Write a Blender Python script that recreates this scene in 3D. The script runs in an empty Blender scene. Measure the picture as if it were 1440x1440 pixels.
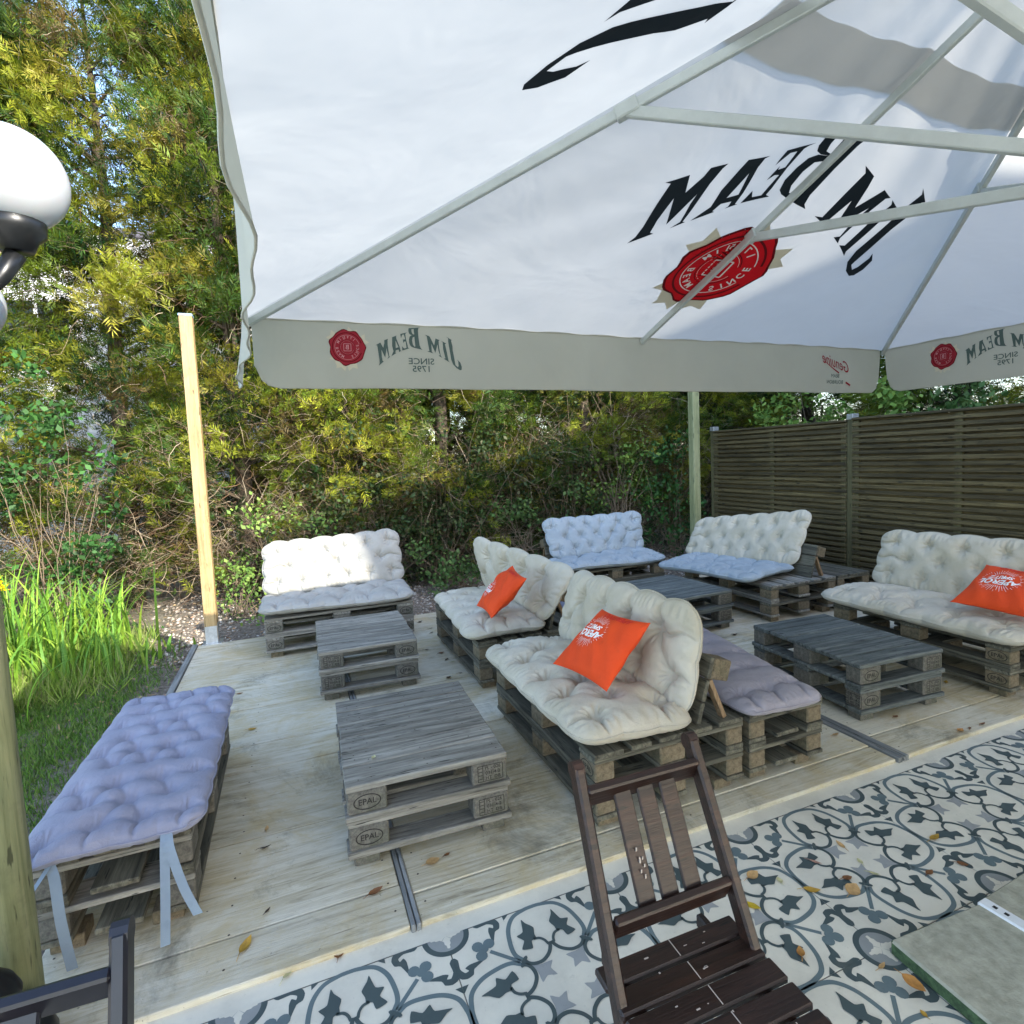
import bpy, math, random
import numpy as np
from mathutils import Vector, Matrix
from mathutils.geometry import tessellate_polygon

random.seed(7); rng = np.random.default_rng(7)
sc = bpy.context.scene
col = sc.collection

# ------------------------------------------------------------------ camera, light, exposure
cam_d = bpy.data.cameras.new('camera'); cam = bpy.data.objects.new('camera', cam_d); col.objects.link(cam)
CR = Vector((0.9261, -0.3751, -0.0410)); CU = Vector((0.0664, 0.0547, 0.9963)); CF = Vector((0.3716, 0.9253, -0.0756))
CF.normalize(); CR = (CR - CF * CR.dot(CF)).normalized(); CU = CR.cross(CF)
m = Matrix((CR, CU, -CF)).transposed().to_4x4(); m.translation = Vector((0, 0, 1.4623))
cam.matrix_world = m
cam_d.sensor_width = 36; cam_d.lens = 36 * 802.8 / 1440
cam_d.shift_x = -0.0078; cam_d.shift_y = -0.0110
cam_d.clip_start = 0.03; cam_d.clip_end = 600
sc.camera = cam

SUN_AZ = Vector((0.498, -0.867, 0)).normalized(); SUN_EL = math.radians(31)
w = bpy.data.worlds.new('World'); sc.world = w; w.use_nodes = True
nt = w.node_tree; nt.nodes.clear()
sky = nt.nodes.new('ShaderNodeTexSky'); sky.sky_type = 'NISHITA'; sky.sun_disc = False
sky.sun_elevation = SUN_EL; sky.sun_rotation = math.atan2(SUN_AZ.x, SUN_AZ.y)
bg = nt.nodes.new('ShaderNodeBackground'); bg.inputs['Strength'].default_value = 0.15
ow = nt.nodes.new('ShaderNodeOutputWorld')
nt.links.new(sky.outputs[0], bg.inputs[0]); nt.links.new(bg.outputs[0], ow.inputs[0])
sd = bpy.data.lights.new('sun', 'SUN'); sd.energy = 2.25; sd.angle = math.radians(0.5); sd.color = (1.0, 0.94, 0.83)
so = bpy.data.objects.new('sun', sd); col.objects.link(so); so.location = (3, -5, 8)
tosun = (SUN_AZ * math.cos(SUN_EL) + Vector((0, 0, math.sin(SUN_EL)))).normalized()
so.rotation_euler = tosun.to_track_quat('Z', 'Y').to_euler()
sc.view_settings.view_transform = 'Standard'; sc.view_settings.look = 'None'
sc.view_settings.exposure = 2.35; sc.view_settings.gamma = 1.0
sc.render.engine = 'CYCLES'
sc.cycles.max_bounces = 8; sc.cycles.transparent_max_bounces = 8; sc.cycles.diffuse_bounces = 5
sc.cycles.use_denoising = True

# ------------------------------------------------------------------ helpers
class MB:
    def __init__(s): s.v = []; s.f = []; s.m = []
    def add(s, vs, fs, mi=0):
        o = len(s.v); s.v.extend([tuple(p) for p in vs])
        for f in fs: s.f.append(tuple(i + o for i in f)); s.m.append(mi)
    def box(s, x0, x1, y0, y1, z0, z1, mi=0, M=None, b=0.0):
        if b <= 0:
            vs = [(x0,y0,z0),(x1,y0,z0),(x1,y1,z0),(x0,y1,z0),(x0,y0,z1),(x1,y0,z1),(x1,y1,z1),(x0,y1,z1)]
            fs = [(3,2,1,0),(4,5,6,7),(0,1,5,4),(1,2,6,5),(2,3,7,6),(3,0,4,7)]
        else:
            vs = []; lx, ly, lz = (x0,x1),(y0,y1),(z0,z1)
            # chamfered box: 3 verts per corner
            idx = {}
            for i in (0,1):
                for j in (0,1):
                    for k in (0,1):
                        sx = b if i == 0 else -b; sy = b if j == 0 else -b; sz = b if k == 0 else -b
                        X, Y, Z = lx[i], ly[j], lz[k]
                        idx[(i,j,k)] = len(vs)
                        vs += [(X, Y+sy, Z+sz), (X+sx, Y, Z+sz), (X+sx, Y+sy, Z)]
            fs = []
            I = lambda i,j,k,a: idx[(i,j,k)] + a
            for i in (0,1):
                q = [I(i,0,0,0), I(i,1,0,0), I(i,1,1,0), I(i,0,1,0)]; fs.append(q if i else q[::-1])
                q = [I(0,i,0,1), I(1,i,0,1), I(1,i,1,1), I(0,i,1,1)]; fs.append(q[::-1] if i else q)
                q = [I(0,0,i,2), I(1,0,i,2), I(1,1,i,2), I(0,1,i,2)]; fs.append(q if i else q[::-1])
            for a in (0,1):
                for c in (0,1):
                    q = [I(0,a,c,1), I(1,a,c,1), I(1,a,c,2), I(0,a,c,2)]; fs.append(q if (a ^ c) else q[::-1])
                    q = [I(a,0,c,0), I(a,1,c,0), I(a,1,c,2), I(a,0,c,2)]; fs.append(q[::-1] if (a ^ c) else q)
                    q = [I(a,c,0,0), I(a,c,1,0), I(a,c,1,1), I(a,c,0,1)]; fs.append(q if (a ^ c) else q[::-1])
            for i in (0,1):
                for j in (0,1):
                    for k in (0,1):
                        q = [I(i,j,k,0), I(i,j,k,1), I(i,j,k,2)]; fs.append(q if (i + j + k) % 2 else q[::-1])
        if M is not None: vs = [M @ Vector(p) for p in vs]
        s.add(vs, fs, mi)
    def beam(s, p, q, wd, th, mi=0, up=(0,0,1), b=0.0):
        p = Vector(p); q = Vector(q); d = q - p; L = d.length; d.normalize()
        u = Vector(up); r = d.cross(u)
        if r.length < 1e-4: r = d.cross(Vector((0,1,0)))
        r.normalize(); n = r.cross(d).normalized()
        M = Matrix((d, r, n)).transposed().to_4x4(); M.translation = p
        s.box(0, L, -wd/2, wd/2, -th/2, th/2, mi, M, b)
    def tube(s, pts, rad, n=8, mi=0, cap=True):
        pts = [Vector(p) for p in pts]; N = len(pts)
        if not hasattr(rad, '__len__'): rad = [rad] * N
        rings = []; prev = None
        for i, p in enumerate(pts):
            d = (pts[min(i+1,N-1)] - pts[max(i-1,0)]).normalized()
            a = prev if prev is not None else (Vector((0,0,1)) if abs(d.z) < .9 else Vector((1,0,0)))
            r = (a - d * a.dot(d)); r.normalize(); prev = r; t = d.cross(r)
            rings.append([p + (r*math.cos(2*math.pi*k/n) + t*math.sin(2*math.pi*k/n)) * rad[i] for k in range(n)])
        vs = [v for r in rings for v in r]; fs = []
        for i in range(N-1):
            for k in range(n):
                fs.append((i*n+k, i*n+(k+1)%n, (i+1)*n+(k+1)%n, (i+1)*n+k))
        if cap: fs.append(tuple(range(n))[::-1]); fs.append(tuple((N-1)*n+k for k in range(n)))
        s.add(vs, fs, mi)
    def lathe(s, prof, c=(0,0,0), n=24, mi=0):
        vs = []; fs = []; N = len(prof)
        for r, z in prof:
            for k in range(n): vs.append((c[0]+r*math.cos(2*math.pi*k/n), c[1]+r*math.sin(2*math.pi*k/n), c[2]+z))
        for i in range(N-1):
            for k in range(n): fs.append((i*n+k, i*n+(k+1)%n, (i+1)*n+(k+1)%n, (i+1)*n+k))
        s.add(vs, fs, mi)
    def build(s, name, mats, parent=None, smooth=False):
        me = bpy.data.meshes.new(name); me.from_pydata(s.v, [], s.f)
        if not isinstance(mats, (list, tuple)): mats = [mats]
        for mt in mats: me.materials.append(mt)
        me.polygons.foreach_set('material_index', s.m)
        if smooth: me.polygons.foreach_set('use_smooth', [True]*len(s.f))
        me.update(); o = bpy.data.objects.new(name, me); col.objects.link(o)
        if parent is not None: o.parent = parent
        return o

def np_mesh(name, V, F, mats, parent=None, smooth=False, colors=None, mi=None):
    """V (n,3), F (m,k) numpy"""
    me = bpy.data.meshes.new(name); n, (mm, k) = len(V), F.shape
    me.vertices.add(n); me.vertices.foreach_set('co', np.ascontiguousarray(V, dtype=np.float32).ravel())
    me.loops.add(mm*k); me.loops.foreach_set('vertex_index', np.ascontiguousarray(F, dtype=np.int32).ravel())
    me.polygons.add(mm); me.polygons.foreach_set('loop_start', np.arange(0, mm*k, k, dtype=np.int32))
    try: me.polygons.foreach_set('loop_total', np.full(mm, k, dtype=np.int32))
    except Exception: pass
    for mt in (mats if isinstance(mats, (list, tuple)) else [mats]): me.materials.append(mt)
    if smooth: me.polygons.foreach_set('use_smooth', np.ones(mm, dtype=bool))
    if mi is not None: me.polygons.foreach_set('material_index', mi.astype(np.int32))
    if colors is not None:
        at = me.color_attributes.new('tint', 'FLOAT_COLOR', 'POINT')
        c4 = np.ones((n, 4), dtype=np.float32); c4[:, :3] = colors; at.data.foreach_set('color', c4.ravel())
    me.update(calc_edges=True); me.validate()
    o = bpy.data.objects.new(name, me); col.objects.link(o)
    if parent is not None: o.parent = parent
    return o

def empty(name, loc=(0,0,0), rz=0.0):
    o = bpy.data.objects.new(name, None); o.empty_display_size = .1; col.objects.link(o)
    o.location = loc; o.rotation_euler = (0, 0, rz); return o
def tag(o, label=None, cat=None, group=None, kind=None):
    if label: o['label'] = label
    if cat: o['category'] = cat
    if group: o['group'] = group
    if kind: o['kind'] = kind
    return o
def copy_tree(o, parent=None):
    c = o.copy(); col.objects.link(c)
    if parent is not None: c.parent = parent
    for ch in [x for x in bpy.data.objects if x.parent == o]: copy_tree(ch, c)
    return c

# ------------------------------------------------------------------ materials
def new_mat(name):
    mt = bpy.data.materials.new(name); mt.use_nodes = True
    b = mt.node_tree.nodes['Principled BSDF']; return mt, mt.node_tree, b
def N(nt, t, **kw):
    n = nt.nodes.new(t)
    for k, v in kw.items(): setattr(n, k, v)
    return n
def ramp(nt, fac, stops):
    r = nt.nodes.new('ShaderNodeValToRGB'); el = r.color_ramp.elements
    while len(el) < len(stops): el.new(.5)
    for e, (p, c) in zip(el, stops): e.position = p; e.color = (*c, 1)
    nt.links.new(fac, r.inputs[0]); return r.outputs[0]
def mixc(nt, a, b, fac, mode='MIX'):
    x = nt.nodes.new('ShaderNodeMix'); x.data_type = 'RGBA'; x.blend_type = mode
    for sock, v in ((x.inputs[0], fac), (x.inputs[6], a), (x.inputs[7], b)):
        if isinstance(v, (int, float)): sock.default_value = v
        elif isinstance(v, tuple): sock.default_value = (*v, 1)
        else: nt.links.new(v, sock)
    return x.outputs[2]
def bump(nt, b, h, strength=.3, dist=.01):
    n = nt.nodes.new('ShaderNodeBump'); n.inputs['Strength'].default_value = strength; n.inputs['Distance'].default_value = dist
    nt.links.new(h, n.inputs['Height']); nt.links.new(n.outputs[0], b.inputs['Normal']); return n
def noise(nt, vec, scale, detail=4, rough=.6, dist=0.0):
    n = nt.nodes.new('ShaderNodeTexNoise'); n.inputs['Scale'].default_value = scale; n.inputs['Detail'].default_value = detail
    n.inputs['Roughness'].default_value = rough; n.inputs['Distortion'].default_value = dist
    nt.links.new(vec, n.inputs['Vector']); return n.outputs[0]
def coords(nt, scale=(1,1,1), island=True):
    tc = nt.nodes.new('ShaderNodeTexCoord'); out = tc.outputs['Object']
    mp = nt.nodes.new('ShaderNodeMapping'); mp.inputs['Scale'].default_value = scale
    nt.links.new(out, mp.inputs[0])
    if not island: return mp.outputs[0], None
    g = nt.nodes.new('ShaderNodeNewGeometry')
    ad = nt.nodes.new('ShaderNodeVectorMath'); ad.operation = 'ADD'
    ml = nt.nodes.new('ShaderNodeMath'); ml.operation = 'MULTIPLY'; ml.inputs[1].default_value = 37.0
    nt.links.new(g.outputs['Random Per Island'], ml.inputs[0])
    nt.links.new(mp.outputs[0], ad.inputs[0]); nt.links.new(ml.outputs[0], ad.inputs[1])
    return ad.outputs[0], g.outputs['Random Per Island']

def wood(name, dark, mid, light, axis=0, rough=.8, grain=1.0, knots=True, stain=None, vary=.35):
    mt, nt, b = new_mat(name)
    s = [38, 38, 38]; s[axis] = 2.2
    v, isl = coords(nt, tuple(s))
    g1 = noise(nt, v, 1.0, 6, .65, .8)
    c = ramp(nt, g1, [(.3, dark), (.5, mid), (.68, light)])
    s2 = [160, 160, 160]; s2[axis] = 7
    v2, _ = coords(nt, tuple(s2)); g2 = noise(nt, v2, 1.0, 3, .7)
    c = mixc(nt, c, tuple(x*.35 for x in dark), ramp(nt, g2, [(.26, (1,1,1)), (.40, (0,0,0))]))
    # per board tone
    tone = ramp(nt, isl, [(0, (1-vary,)*3), (1, (1,1,1))])
    c = mixc(nt, c, tone, 1.0, 'MULTIPLY')
    v3, _ = coords(nt, (1,1,1), island=False)
    n3 = noise(nt, v3, 7.0, 5, .7)
    c = mixc(nt, c, tuple(x*.5 for x in mid), ramp(nt, n3, [(.52, (0,0,0)), (.75, (.75,.75,.75))]))
    s5 = [70, 70, 70]; s5[axis] = 9
    v5, _ = coords(nt, tuple(s5)); c = mixc(nt, c, tuple(x*.30 for x in dark), ramp(nt, noise(nt, v5, 1.0, 2, .5), [(.66, (0,0,0)), (.71, (.9,.9,.9))]))
    if stain: c = mixc(nt, c, stain, ramp(nt, noise(nt, v3, 4.3, 4, .6), [(.5, (0,0,0)), (.7, (.5,.5,.5))]))
    if knots:
        vo = nt.nodes.new('ShaderNodeTexVoronoi'); vo.inputs['Scale'].default_value = 1.0
        s4 = [9, 9, 9]; s4[axis] = 3.4
        v4, _ = coords(nt, tuple(s4)); nt.links.new(v4, vo.inputs['Vector'])
        c = mixc(nt, c, tuple(x*.3 for x in dark), ramp(nt, vo.outputs[0], [(.05, (.9,.9,.9)), (.11, (0,0,0))]))
    nt.links.new(c, b.inputs['Base Color']); b.inputs['Roughness'].default_value = rough
    ad = nt.nodes.new('ShaderNodeMath'); ad.operation = 'ADD'; nt.links.new(g1, ad.inputs[0]); nt.links.new(g2, ad.inputs[1])
    bump(nt, b, ad.outputs[0], .5*grain, .004)
    return mt

M = {}
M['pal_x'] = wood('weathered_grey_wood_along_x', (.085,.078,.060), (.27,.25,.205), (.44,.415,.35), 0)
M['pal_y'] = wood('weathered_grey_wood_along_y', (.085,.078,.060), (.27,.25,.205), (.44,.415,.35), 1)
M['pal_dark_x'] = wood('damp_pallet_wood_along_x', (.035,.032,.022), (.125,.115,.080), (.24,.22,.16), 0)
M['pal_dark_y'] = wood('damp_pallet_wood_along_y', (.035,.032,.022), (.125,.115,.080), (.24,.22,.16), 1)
M['pine'] = wood('fresh_pine', (.24,.15,.06), (.38,.26,.115), (.45,.33,.16), 2, .6, .6, True, None, .1)
M['green_post'] = wood('treated_green_pine', (.20,.22,.10), (.34,.36,.18), (.42,.42,.24), 2, .7, .5)
M['brown'] = wood('dark_brown_stained_wood', (.010,.004,.003), (.027,.011,.007), (.055,.022,.013), 0, .42, .5, False, None, .25)
M['fence'] = wood('treated_fence_slats', (.045,.035,.015), (.125,.095,.040), (.215,.165,.072), 1, .8, 1.0, True, None, .5)

def block_mat(name, c0, c1, c2):
    mt, nt, b = new_mat(name)
    v, isl = coords(nt, (60, 60, 60)); g = noise(nt, v, 1.0, 5, .8)
    c = ramp(nt, g, [(.3, c0), (.5, c1), (.7, c2)])
    c = mixc(nt, c, ramp(nt, isl, [(0, (.6,.6,.58)), (1, (1.1,1.05,1))]), 1.0, 'MULTIPLY')
    v3, _ = coords(nt, (1,1,1), island=False)
    c = mixc(nt, c, (.05,.06,.03), ramp(nt, noise(nt, v3, 9, 4, .7), [(.5, (0,0,0)), (.72, (.7,.7,.7))]))
    nt.links.new(c, b.inputs['Base Color']); b.inputs['Roughness'].default_value = .9
    bump(nt, b, g, .6, .004); return mt
M['block'] = block_mat('pressed_wood_block', (.10,.075,.045), (.21,.165,.105), (.32,.26,.17))
M['block_grey'] = block_mat('grey_wood_block', (.08,.075,.065), (.17,.16,.135), (.27,.25,.21))
def flat(name, c, rough=.6, metal=0.0, nz=0.0, nscale=20, c2=None, bmp=0.0):
    mt, nt, b = new_mat(name); b.inputs['Roughness'].default_value = rough; b.inputs['Metallic'].default_value = metal
    if nz > 0 or c2:
        v, _ = coords(nt, (1,1,1), island=False); g = noise(nt, v, nscale, 5, .65)
        lo = c2 if c2 else tuple(x*(1-nz) for x in c)
        cc = ramp(nt, g, [(.35, lo), (.65, c)]); nt.links.new(cc, b.inputs['Base Color'])
        if bmp: bump(nt, b, g, bmp, .004)
    else: b.inputs['Base Color'].default_value = (*c, 1)
    return mt
M['burn'] = flat('branded_ink', (.018,.015,.012), .9)
M['galv'] = flat('galvanised_steel', (.55,.57,.58), .45, .7, .3, 30)
M['cap'] = flat('blue_grey_cap', (.30,.42,.52), .5, .2, .2)
M['black'] = flat('black_cast_metal', (.012,.013,.014), .35, .3, .3, 25)
M['navy'] = flat('dark_navy_painted_wood', (.009,.008,.013), .38, 0, .4, 30)
M['alu'] = flat('pale_aluminium_tube', (.60,.65,.62), .45, .25, .12, 12)
M['whitebar'] = flat('white_painted_steel', (.75,.76,.76), .4, 0, .1, 12)
M['hole'] = flat('dark_hole', (.01,.01,.01), .9)
M['nail'] = flat('rusty_nail_head', (.05,.035,.025), .7)
M['screw'] = flat('screw_head', (.6,.58,.52), .35, .8)
M['scratch'] = flat('worn_bare_wood', (.45,.38,.32), .8)
M['slab'] = flat('concrete_slab', (.40,.385,.30), .95, 0, 0, 28, (.27,.265,.20), 1.0)
M['slab_moss'] = flat('mossy_slab_edge', (.075,.13,.055), .95, 0, 0, 60, (.03,.055,.025), .8)
M['soil'] = None

def fabric(name, c, c2, rough=.95, sheen=.05, weave=900, wr=.25):
    mt, nt, b = new_mat(name); v, _ = coords(nt, (1,1,1), island=False)
    g = noise(nt, v, 5, 5, .6); cc = ramp(nt, g, [(.35, c2), (.62, c)])
    spots = noise(nt, v, 18, 3, .6)
    cc = mixc(nt, cc, tuple(x*.72 for x in c2), ramp(nt, spots, [(.6, (0,0,0)), (.8, (.45,.45,.45))]))
    nt.links.new(cc, b.inputs['Base Color']); b.inputs['Roughness'].default_value = rough
    b.inputs['Sheen Weight'].default_value = sheen
    f = noise(nt, v, 34, 8, .72, .9); bump(nt, b, f, wr*1.7, .012); return mt
M['cream'] = fabric('cream_cotton', (.52,.475,.385), (.44,.395,.30))
M['white'] = fabric('white_cotton', (.34,.33,.30), (.30,.29,.26))
M['sky_tinted'] = fabric('sky_tinted_cream_cotton', (.31,.355,.385), (.26,.305,.335))  # cream cloth with blue sky light painted into its colour
M['lilac'] = fabric('lilac_cotton', (.27,.27,.335), (.225,.228,.29))
M['mauve'] = fabric('pale_mauve_cotton', (.33,.30,.325), (.275,.25,.275))
M['strap'] = fabric('blue_grey_ribbon', (.22,.28,.34), (.18,.23,.29), wr=.05)
M['orange'] = fabric('bright_orange_cotton', (.74,.060,.001), (.66,.050,.001), .8, 0.0)
M['redprint'] = flat('red_print', (.60,.02,.01), .8)
M['whiteprint'] = flat('white_print', (.85,.83,.80), .8)

def canopy_mat(name, c, trans, tr_c):
    mt, nt, b = new_mat(name); nt.nodes.remove(b)
    out = [n for n in nt.nodes if n.type == 'OUTPUT_MATERIAL'][0]
    v, _ = coords(nt, (1,1,1), island=False)
    g = noise(nt, v, 1.6, 4, .6, .5); cc = ramp(nt, g, [(.3, tuple(x*.9 for x in c)), (.6, c)])
    d = N(nt, 'ShaderNodeBsdfDiffuse'); t = N(nt, 'ShaderNodeBsdfTranslucent')
    nt.links.new(cc, d.inputs[0]); t.inputs[0].default_value = (*tr_c, 1)
    mx = N(nt, 'ShaderNodeMixShader'); mx.inputs[0].default_value = trans
    nt.links.new(d.outputs[0], mx.inputs[1]); nt.links.new(t.outputs[0], mx.inputs[2])
    # soft folds in the cloth
    v2, _ = coords(nt, (1.0, 1.0, 1.0), island=False); f = noise(nt, v2, 2.2, 4, .5, .3)
    bp = N(nt, 'ShaderNodeBump'); bp.inputs['Strength'].default_value = .35; bp.inputs['Distance'].default_value = .05
    nt.links.new(f, bp.inputs['Height']); nt.links.new(bp.outputs[0], d.inputs['Normal']); nt.links.new(bp.outputs[0], t.inputs['Normal'])
    nt.links.new(mx.outputs[0], out.inputs[0]); return mt
M['canopy'] = canopy_mat('white_canopy_cloth', (.59,.585,.56), .38, (.64,.635,.60))
M['valance'] = canopy_mat('off_white_valance_cloth', (.60,.60,.52), .28, (.56,.56,.46))
def printm(name, c, tr=.0):
    mt, nt, b = new_mat(name); b.inputs['Base Color'].default_value = (*c, 1); b.inputs['Roughness'].default_value = .85
    b.inputs['Specular IOR Level'].default_value = .1
    return mt
M['ink'] = printm('dark_canopy_print', (.018,.026,.034)); M['ink_soft'] = printm('grey_green_valance_print', (.10,.145,.135))
M['seal_red'] = printm('red_seal_print', (.62,.010,.018)); M['seal_dark'] = printm('dark_red_seal_print', (.14,.008,.012))
M['seal_pale'] = printm('white_seal_print', (.8,.72,.70)); M['ribbon'] = printm('pale_straw_print', (.68,.64,.50))
M['seal_soft'] = printm('dull_red_valance_print', (.34,.03,.045)); M['pink'] = printm('pink_valance_print', (.60,.28,.30))
def leafm(name, trans=.35, rough=.55):
    mt, nt, b = new_mat(name); out = [n for n in nt.nodes if n.type == 'OUTPUT_MATERIAL'][0]
    a = N(nt, 'ShaderNodeAttribute', attribute_name='tint')
    nt.links.new(a.outputs[0], b.inputs['Base Color']); b.inputs['Roughness'].default_value = rough
    b.inputs['Specular IOR Level'].default_value = .25
    t = N(nt, 'ShaderNodeBsdfTranslucent'); hs = N(nt, 'ShaderNodeHueSaturation'); hs.inputs['Value'].default_value = 1.35
    nt.links.new(a.outputs[0], hs.inputs['Color']); nt.links.new(hs.outputs[0], t.inputs[0])
    mx = N(nt, 'ShaderNodeMixShader'); mx.inputs[0].default_value = trans
    nt.links.new(b.outputs[0], mx.inputs[1]); nt.links.new(t.outputs[0], mx.inputs[2]); nt.links.new(mx.outputs[0], out.inputs[0])
    return mt
M['leaf'] = leafm('leaf_foliage', .22); M['twig'] = leafm('bare_twigs', 0.0, .8)
M['bark'] = flat('rough_bark', (.10,.075,.05), .95, 0, .6, 30, None, .8)

# ------------------------------------------------------------------ ground and setting
TZ = -0.02          # terrace level; the deck top is z = 0
def lvl(x, y):      # soil level around the deck
    return -0.12 - .05 * min(1, max(0, (-.9 - x) / 1.2))
def ground_mat():
    mt, nt, b = new_mat('soil_and_litter'); v, _ = coords(nt, (1,1,1), island=False)
    a = noise(nt, v, .8, 5, .6); f = noise(nt, v, 30, 6, .75)
    c1 = ramp(nt, f, [(.3, (.05,.04,.03)), (.5, (.17,.14,.11)), (.7, (.36,.31,.25))])
    c2 = ramp(nt, f, [(.3, (.03,.04,.015)), (.6, (.09,.12,.03)), (.75, (.16,.17,.06))])
    sp = N(nt, 'ShaderNodeSeparateXYZ'); nt.links.new(v, sp.inputs[0])
    mr = N(nt, 'ShaderNodeMapRange'); mr.inputs[1].default_value = -1.0; mr.inputs[2].default_value = -1.7; nt.links.new(sp.outputs[0], mr.inputs[0])
    ad = N(nt, 'ShaderNodeMath'); ad.operation = 'MULTIPLY_ADD'; nt.links.new(a, ad.inputs[0]); ad.inputs[1].default_value = 1.2; ad.inputs[2].default_value = -.3
    mm = N(nt, 'ShaderNodeMath'); mm.operation = 'MULTIPLY'; mm.use_clamp = True; nt.links.new(mr.outputs[0], mm.inputs[0]); nt.links.new(ad.outputs[0], mm.inputs[1])
    nt.links.new(mixc(nt, c1, c2, mm.outputs[0]), b.inputs['Base Color']); b.inputs['Roughness'].default_value = 1
    bump(nt, b, f, 1.0, .02); return mt
M['ground'] = ground_mat()
# one sheet, finer near the scene, reaching the horizon; it dips under the deck and terrace
xs = np.unique(np.concatenate([np.linspace(-300,-12,12), np.linspace(-12,14,131), np.linspace(14,300,12)]))
ys = np.unique(np.concatenate([np.linspace(-300,-8,12), np.linspace(-8,18,131), np.linspace(18,300,12)]))
X, Y = np.meshgrid(xs, ys); Z = -.13 - .06*np.clip((-.9-X)/1.2, 0, 1) + .025*np.sin(X*2.3+Y)*np.cos(Y*1.9-X*.7) + rng.normal(0, .008, X.shape)
Z = np.where((X > -.95) & (Y < 5.6), -.2, Z)
V = np.stack([X.ravel(), Y.ravel(), Z.ravel()], 1); nx, ny = len(xs), len(ys)
ii, jj = np.meshgrid(np.arange(nx-1), np.arange(ny-1)); a = (jj*nx+ii).ravel()
tag(np_mesh('ground', V, np.stack([a, a+1, a+nx+1, a+nx], 1), M['ground'], smooth=True), kind='structure')

# terrace of large patterned tiles
def tile_mat(name, c, dirt=True):
    mt, nt, b = new_mat(name); v, _ = coords(nt, (1,1,1), island=False)
    f = noise(nt, v, 3.0, 6, .65); f2 = noise(nt, v, 60, 4, .7)
    cc = mixc(nt, c, tuple(x*.74 for x in c), ramp(nt, f, [(.42, (0,0,0)), (.75, (1,1,1))]))
    cc = mixc(nt, cc, tuple(x*.6 for x in c), ramp(nt, f2, [(.62, (0,0,0)), (.8, (.7,.7,.7))]))
    if dirt:
        v3, _ = coords(nt, (1,1,1), island=False)
        cc = mixc(nt, cc, (.25,.21,.14), ramp(nt, noise(nt, v3, 1.7, 7, .75), [(.58, (0,0,0)), (.78, (.45,.45,.45))]))
    nt.links.new(cc, b.inputs['Base Color'])
    nt.links.new(ramp(nt, f, [(.3, (.45,)*3), (.7, (.65,)*3)]), b.inputs['Roughness']); bump(nt, b, f2, .08, .002); return mt
TC = [tile_mat('cream_tile', (.72,.67,.545)), tile_mat('dark_grey_green_tile_print', (.062,.088,.088)), tile_mat('blue_grey_tile_print', (.13,.175,.18)),
      tile_mat('pale_grey_tile_print', (.33,.335,.32)), tile_mat('medallion_grey_tile_print', (.29,.30,.285)), flat('tile_grout', (.22,.20,.17), .95, 0, .3, 50)]
TS = .582; TX0, TY0 = -.2257, 1.664
tm = MB()
tm.box(-6, 9, -8, 1.80, TZ-.12, TZ-.0025, 5)
def T(i, j, u, v): return (TX0 + (i+u)*TS, TY0 - (j+v)*TS)
for i in range(-5, 10):
    for j in range(0, 9):
        (x0, y1), (x1, y0) = T(i,j,0,0), T(i,j,1,1); g = .0018
        tm.box(x0+g, x1-g, y0+g, y1-g, TZ-.004, TZ, 0, None, .0012)
tm.add([(-6,TY0+.001,TZ),(9,TY0+.001,TZ),(9,1.80,TZ),(-6,1.80,TZ)], [(0,1,2,3)], 0)   # plain border strip
def smooth_path(pts, n=6):
    pts = [np.array(p, float) for p in pts]; P = [2*pts[0]-pts[1]] + pts + [2*pts[-1]-pts[-2]]; out = []
    for k in range(1, len(P)-2):
        for t in np.linspace(0, 1, n, endpoint=False):
            p0, p1, p2, p3 = P[k-1], P[k], P[k+1], P[k+2]
            out.append(.5*((2*p1)+(-p0+p2)*t+(2*p0-5*p1+4*p2-p3)*t*t+(-p0+3*p1-3*p2+p3)*t**3))
    out.append(pts[-1]); return out
def stroke(pts, wd):
    """quad strip along a 2d path; wd number or list"""
    n = len(pts); L = []; 
    for k in range(n):
        d = np.array(pts[min(k+1,n-1)]) - np.array(pts[max(k-1,0)]); d = d/ (np.linalg.norm(d)+1e-9); nn = np.array([-d[1], d[0]])
        ww = wd[k] if hasattr(wd, '__len__') else wd
        L.append((np.array(pts[k])+nn*ww/2, np.array(pts[k])-nn*ww/2))
    return [[L[k][0], L[k][1], L[k+1][1], L[k+1][0]] for k in range(n-1)]
def curvy(pts, n=4): 
    P = [np.array(p, float) for p in pts]; c = len(P); out = []
    for k in range(c):
        p0,p1,p2,p3 = P[k-1],P[k],P[(k+1)%c],P[(k+2)%c]
        for t in np.linspace(0,1,n,endpoint=False):
            q = .5*((2*p1)+(-p0+p2)*t+(2*p0-5*p1+4*p2-p3)*t*t+(-p0+3*p1-3*p2+p3)*t**3)
            out.append(p1*(1-t)+p2*t + (q-(p1*(1-t)+p2*t))*.55)
    return out
disc = lambda c, r, n=12: [(c[0]+r*math.cos(2*math.pi*k/n), c[1]+r*math.sin(2*math.pi*k/n)) for k in range(n)]
prims = []   # (material, layer, polygon)
ring = smooth_path([(.325,.308),(.300,.262),(.301,.193),(.324,.10),(.375,.034),(.45,.010),(.5,.006)])
for q in stroke(ring, .024): prims.append((2, 1, q))
loop = smooth_path([(.33,.308),(.345,.335),(.375,.352),(.42,.352),(.463,.325),(.487,.290),(.492,.262)])
for q in stroke(loop, .020): prims.append((1, 2, q))
st = smooth_path([(.425,.215),(.455,.222),(.475,.245),(.484,.275)])
for q in stroke(st, .015): prims.append((1, 3, q))
prims.append((1, 3, curvy([(.409,.071),(.422,.101),(.453,.145),(.441,.185),(.440,.215),(.411,.223),(.399,.267),(.345,.252),(.374,.205),(.348,.165),(.388,.150)])))
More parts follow.
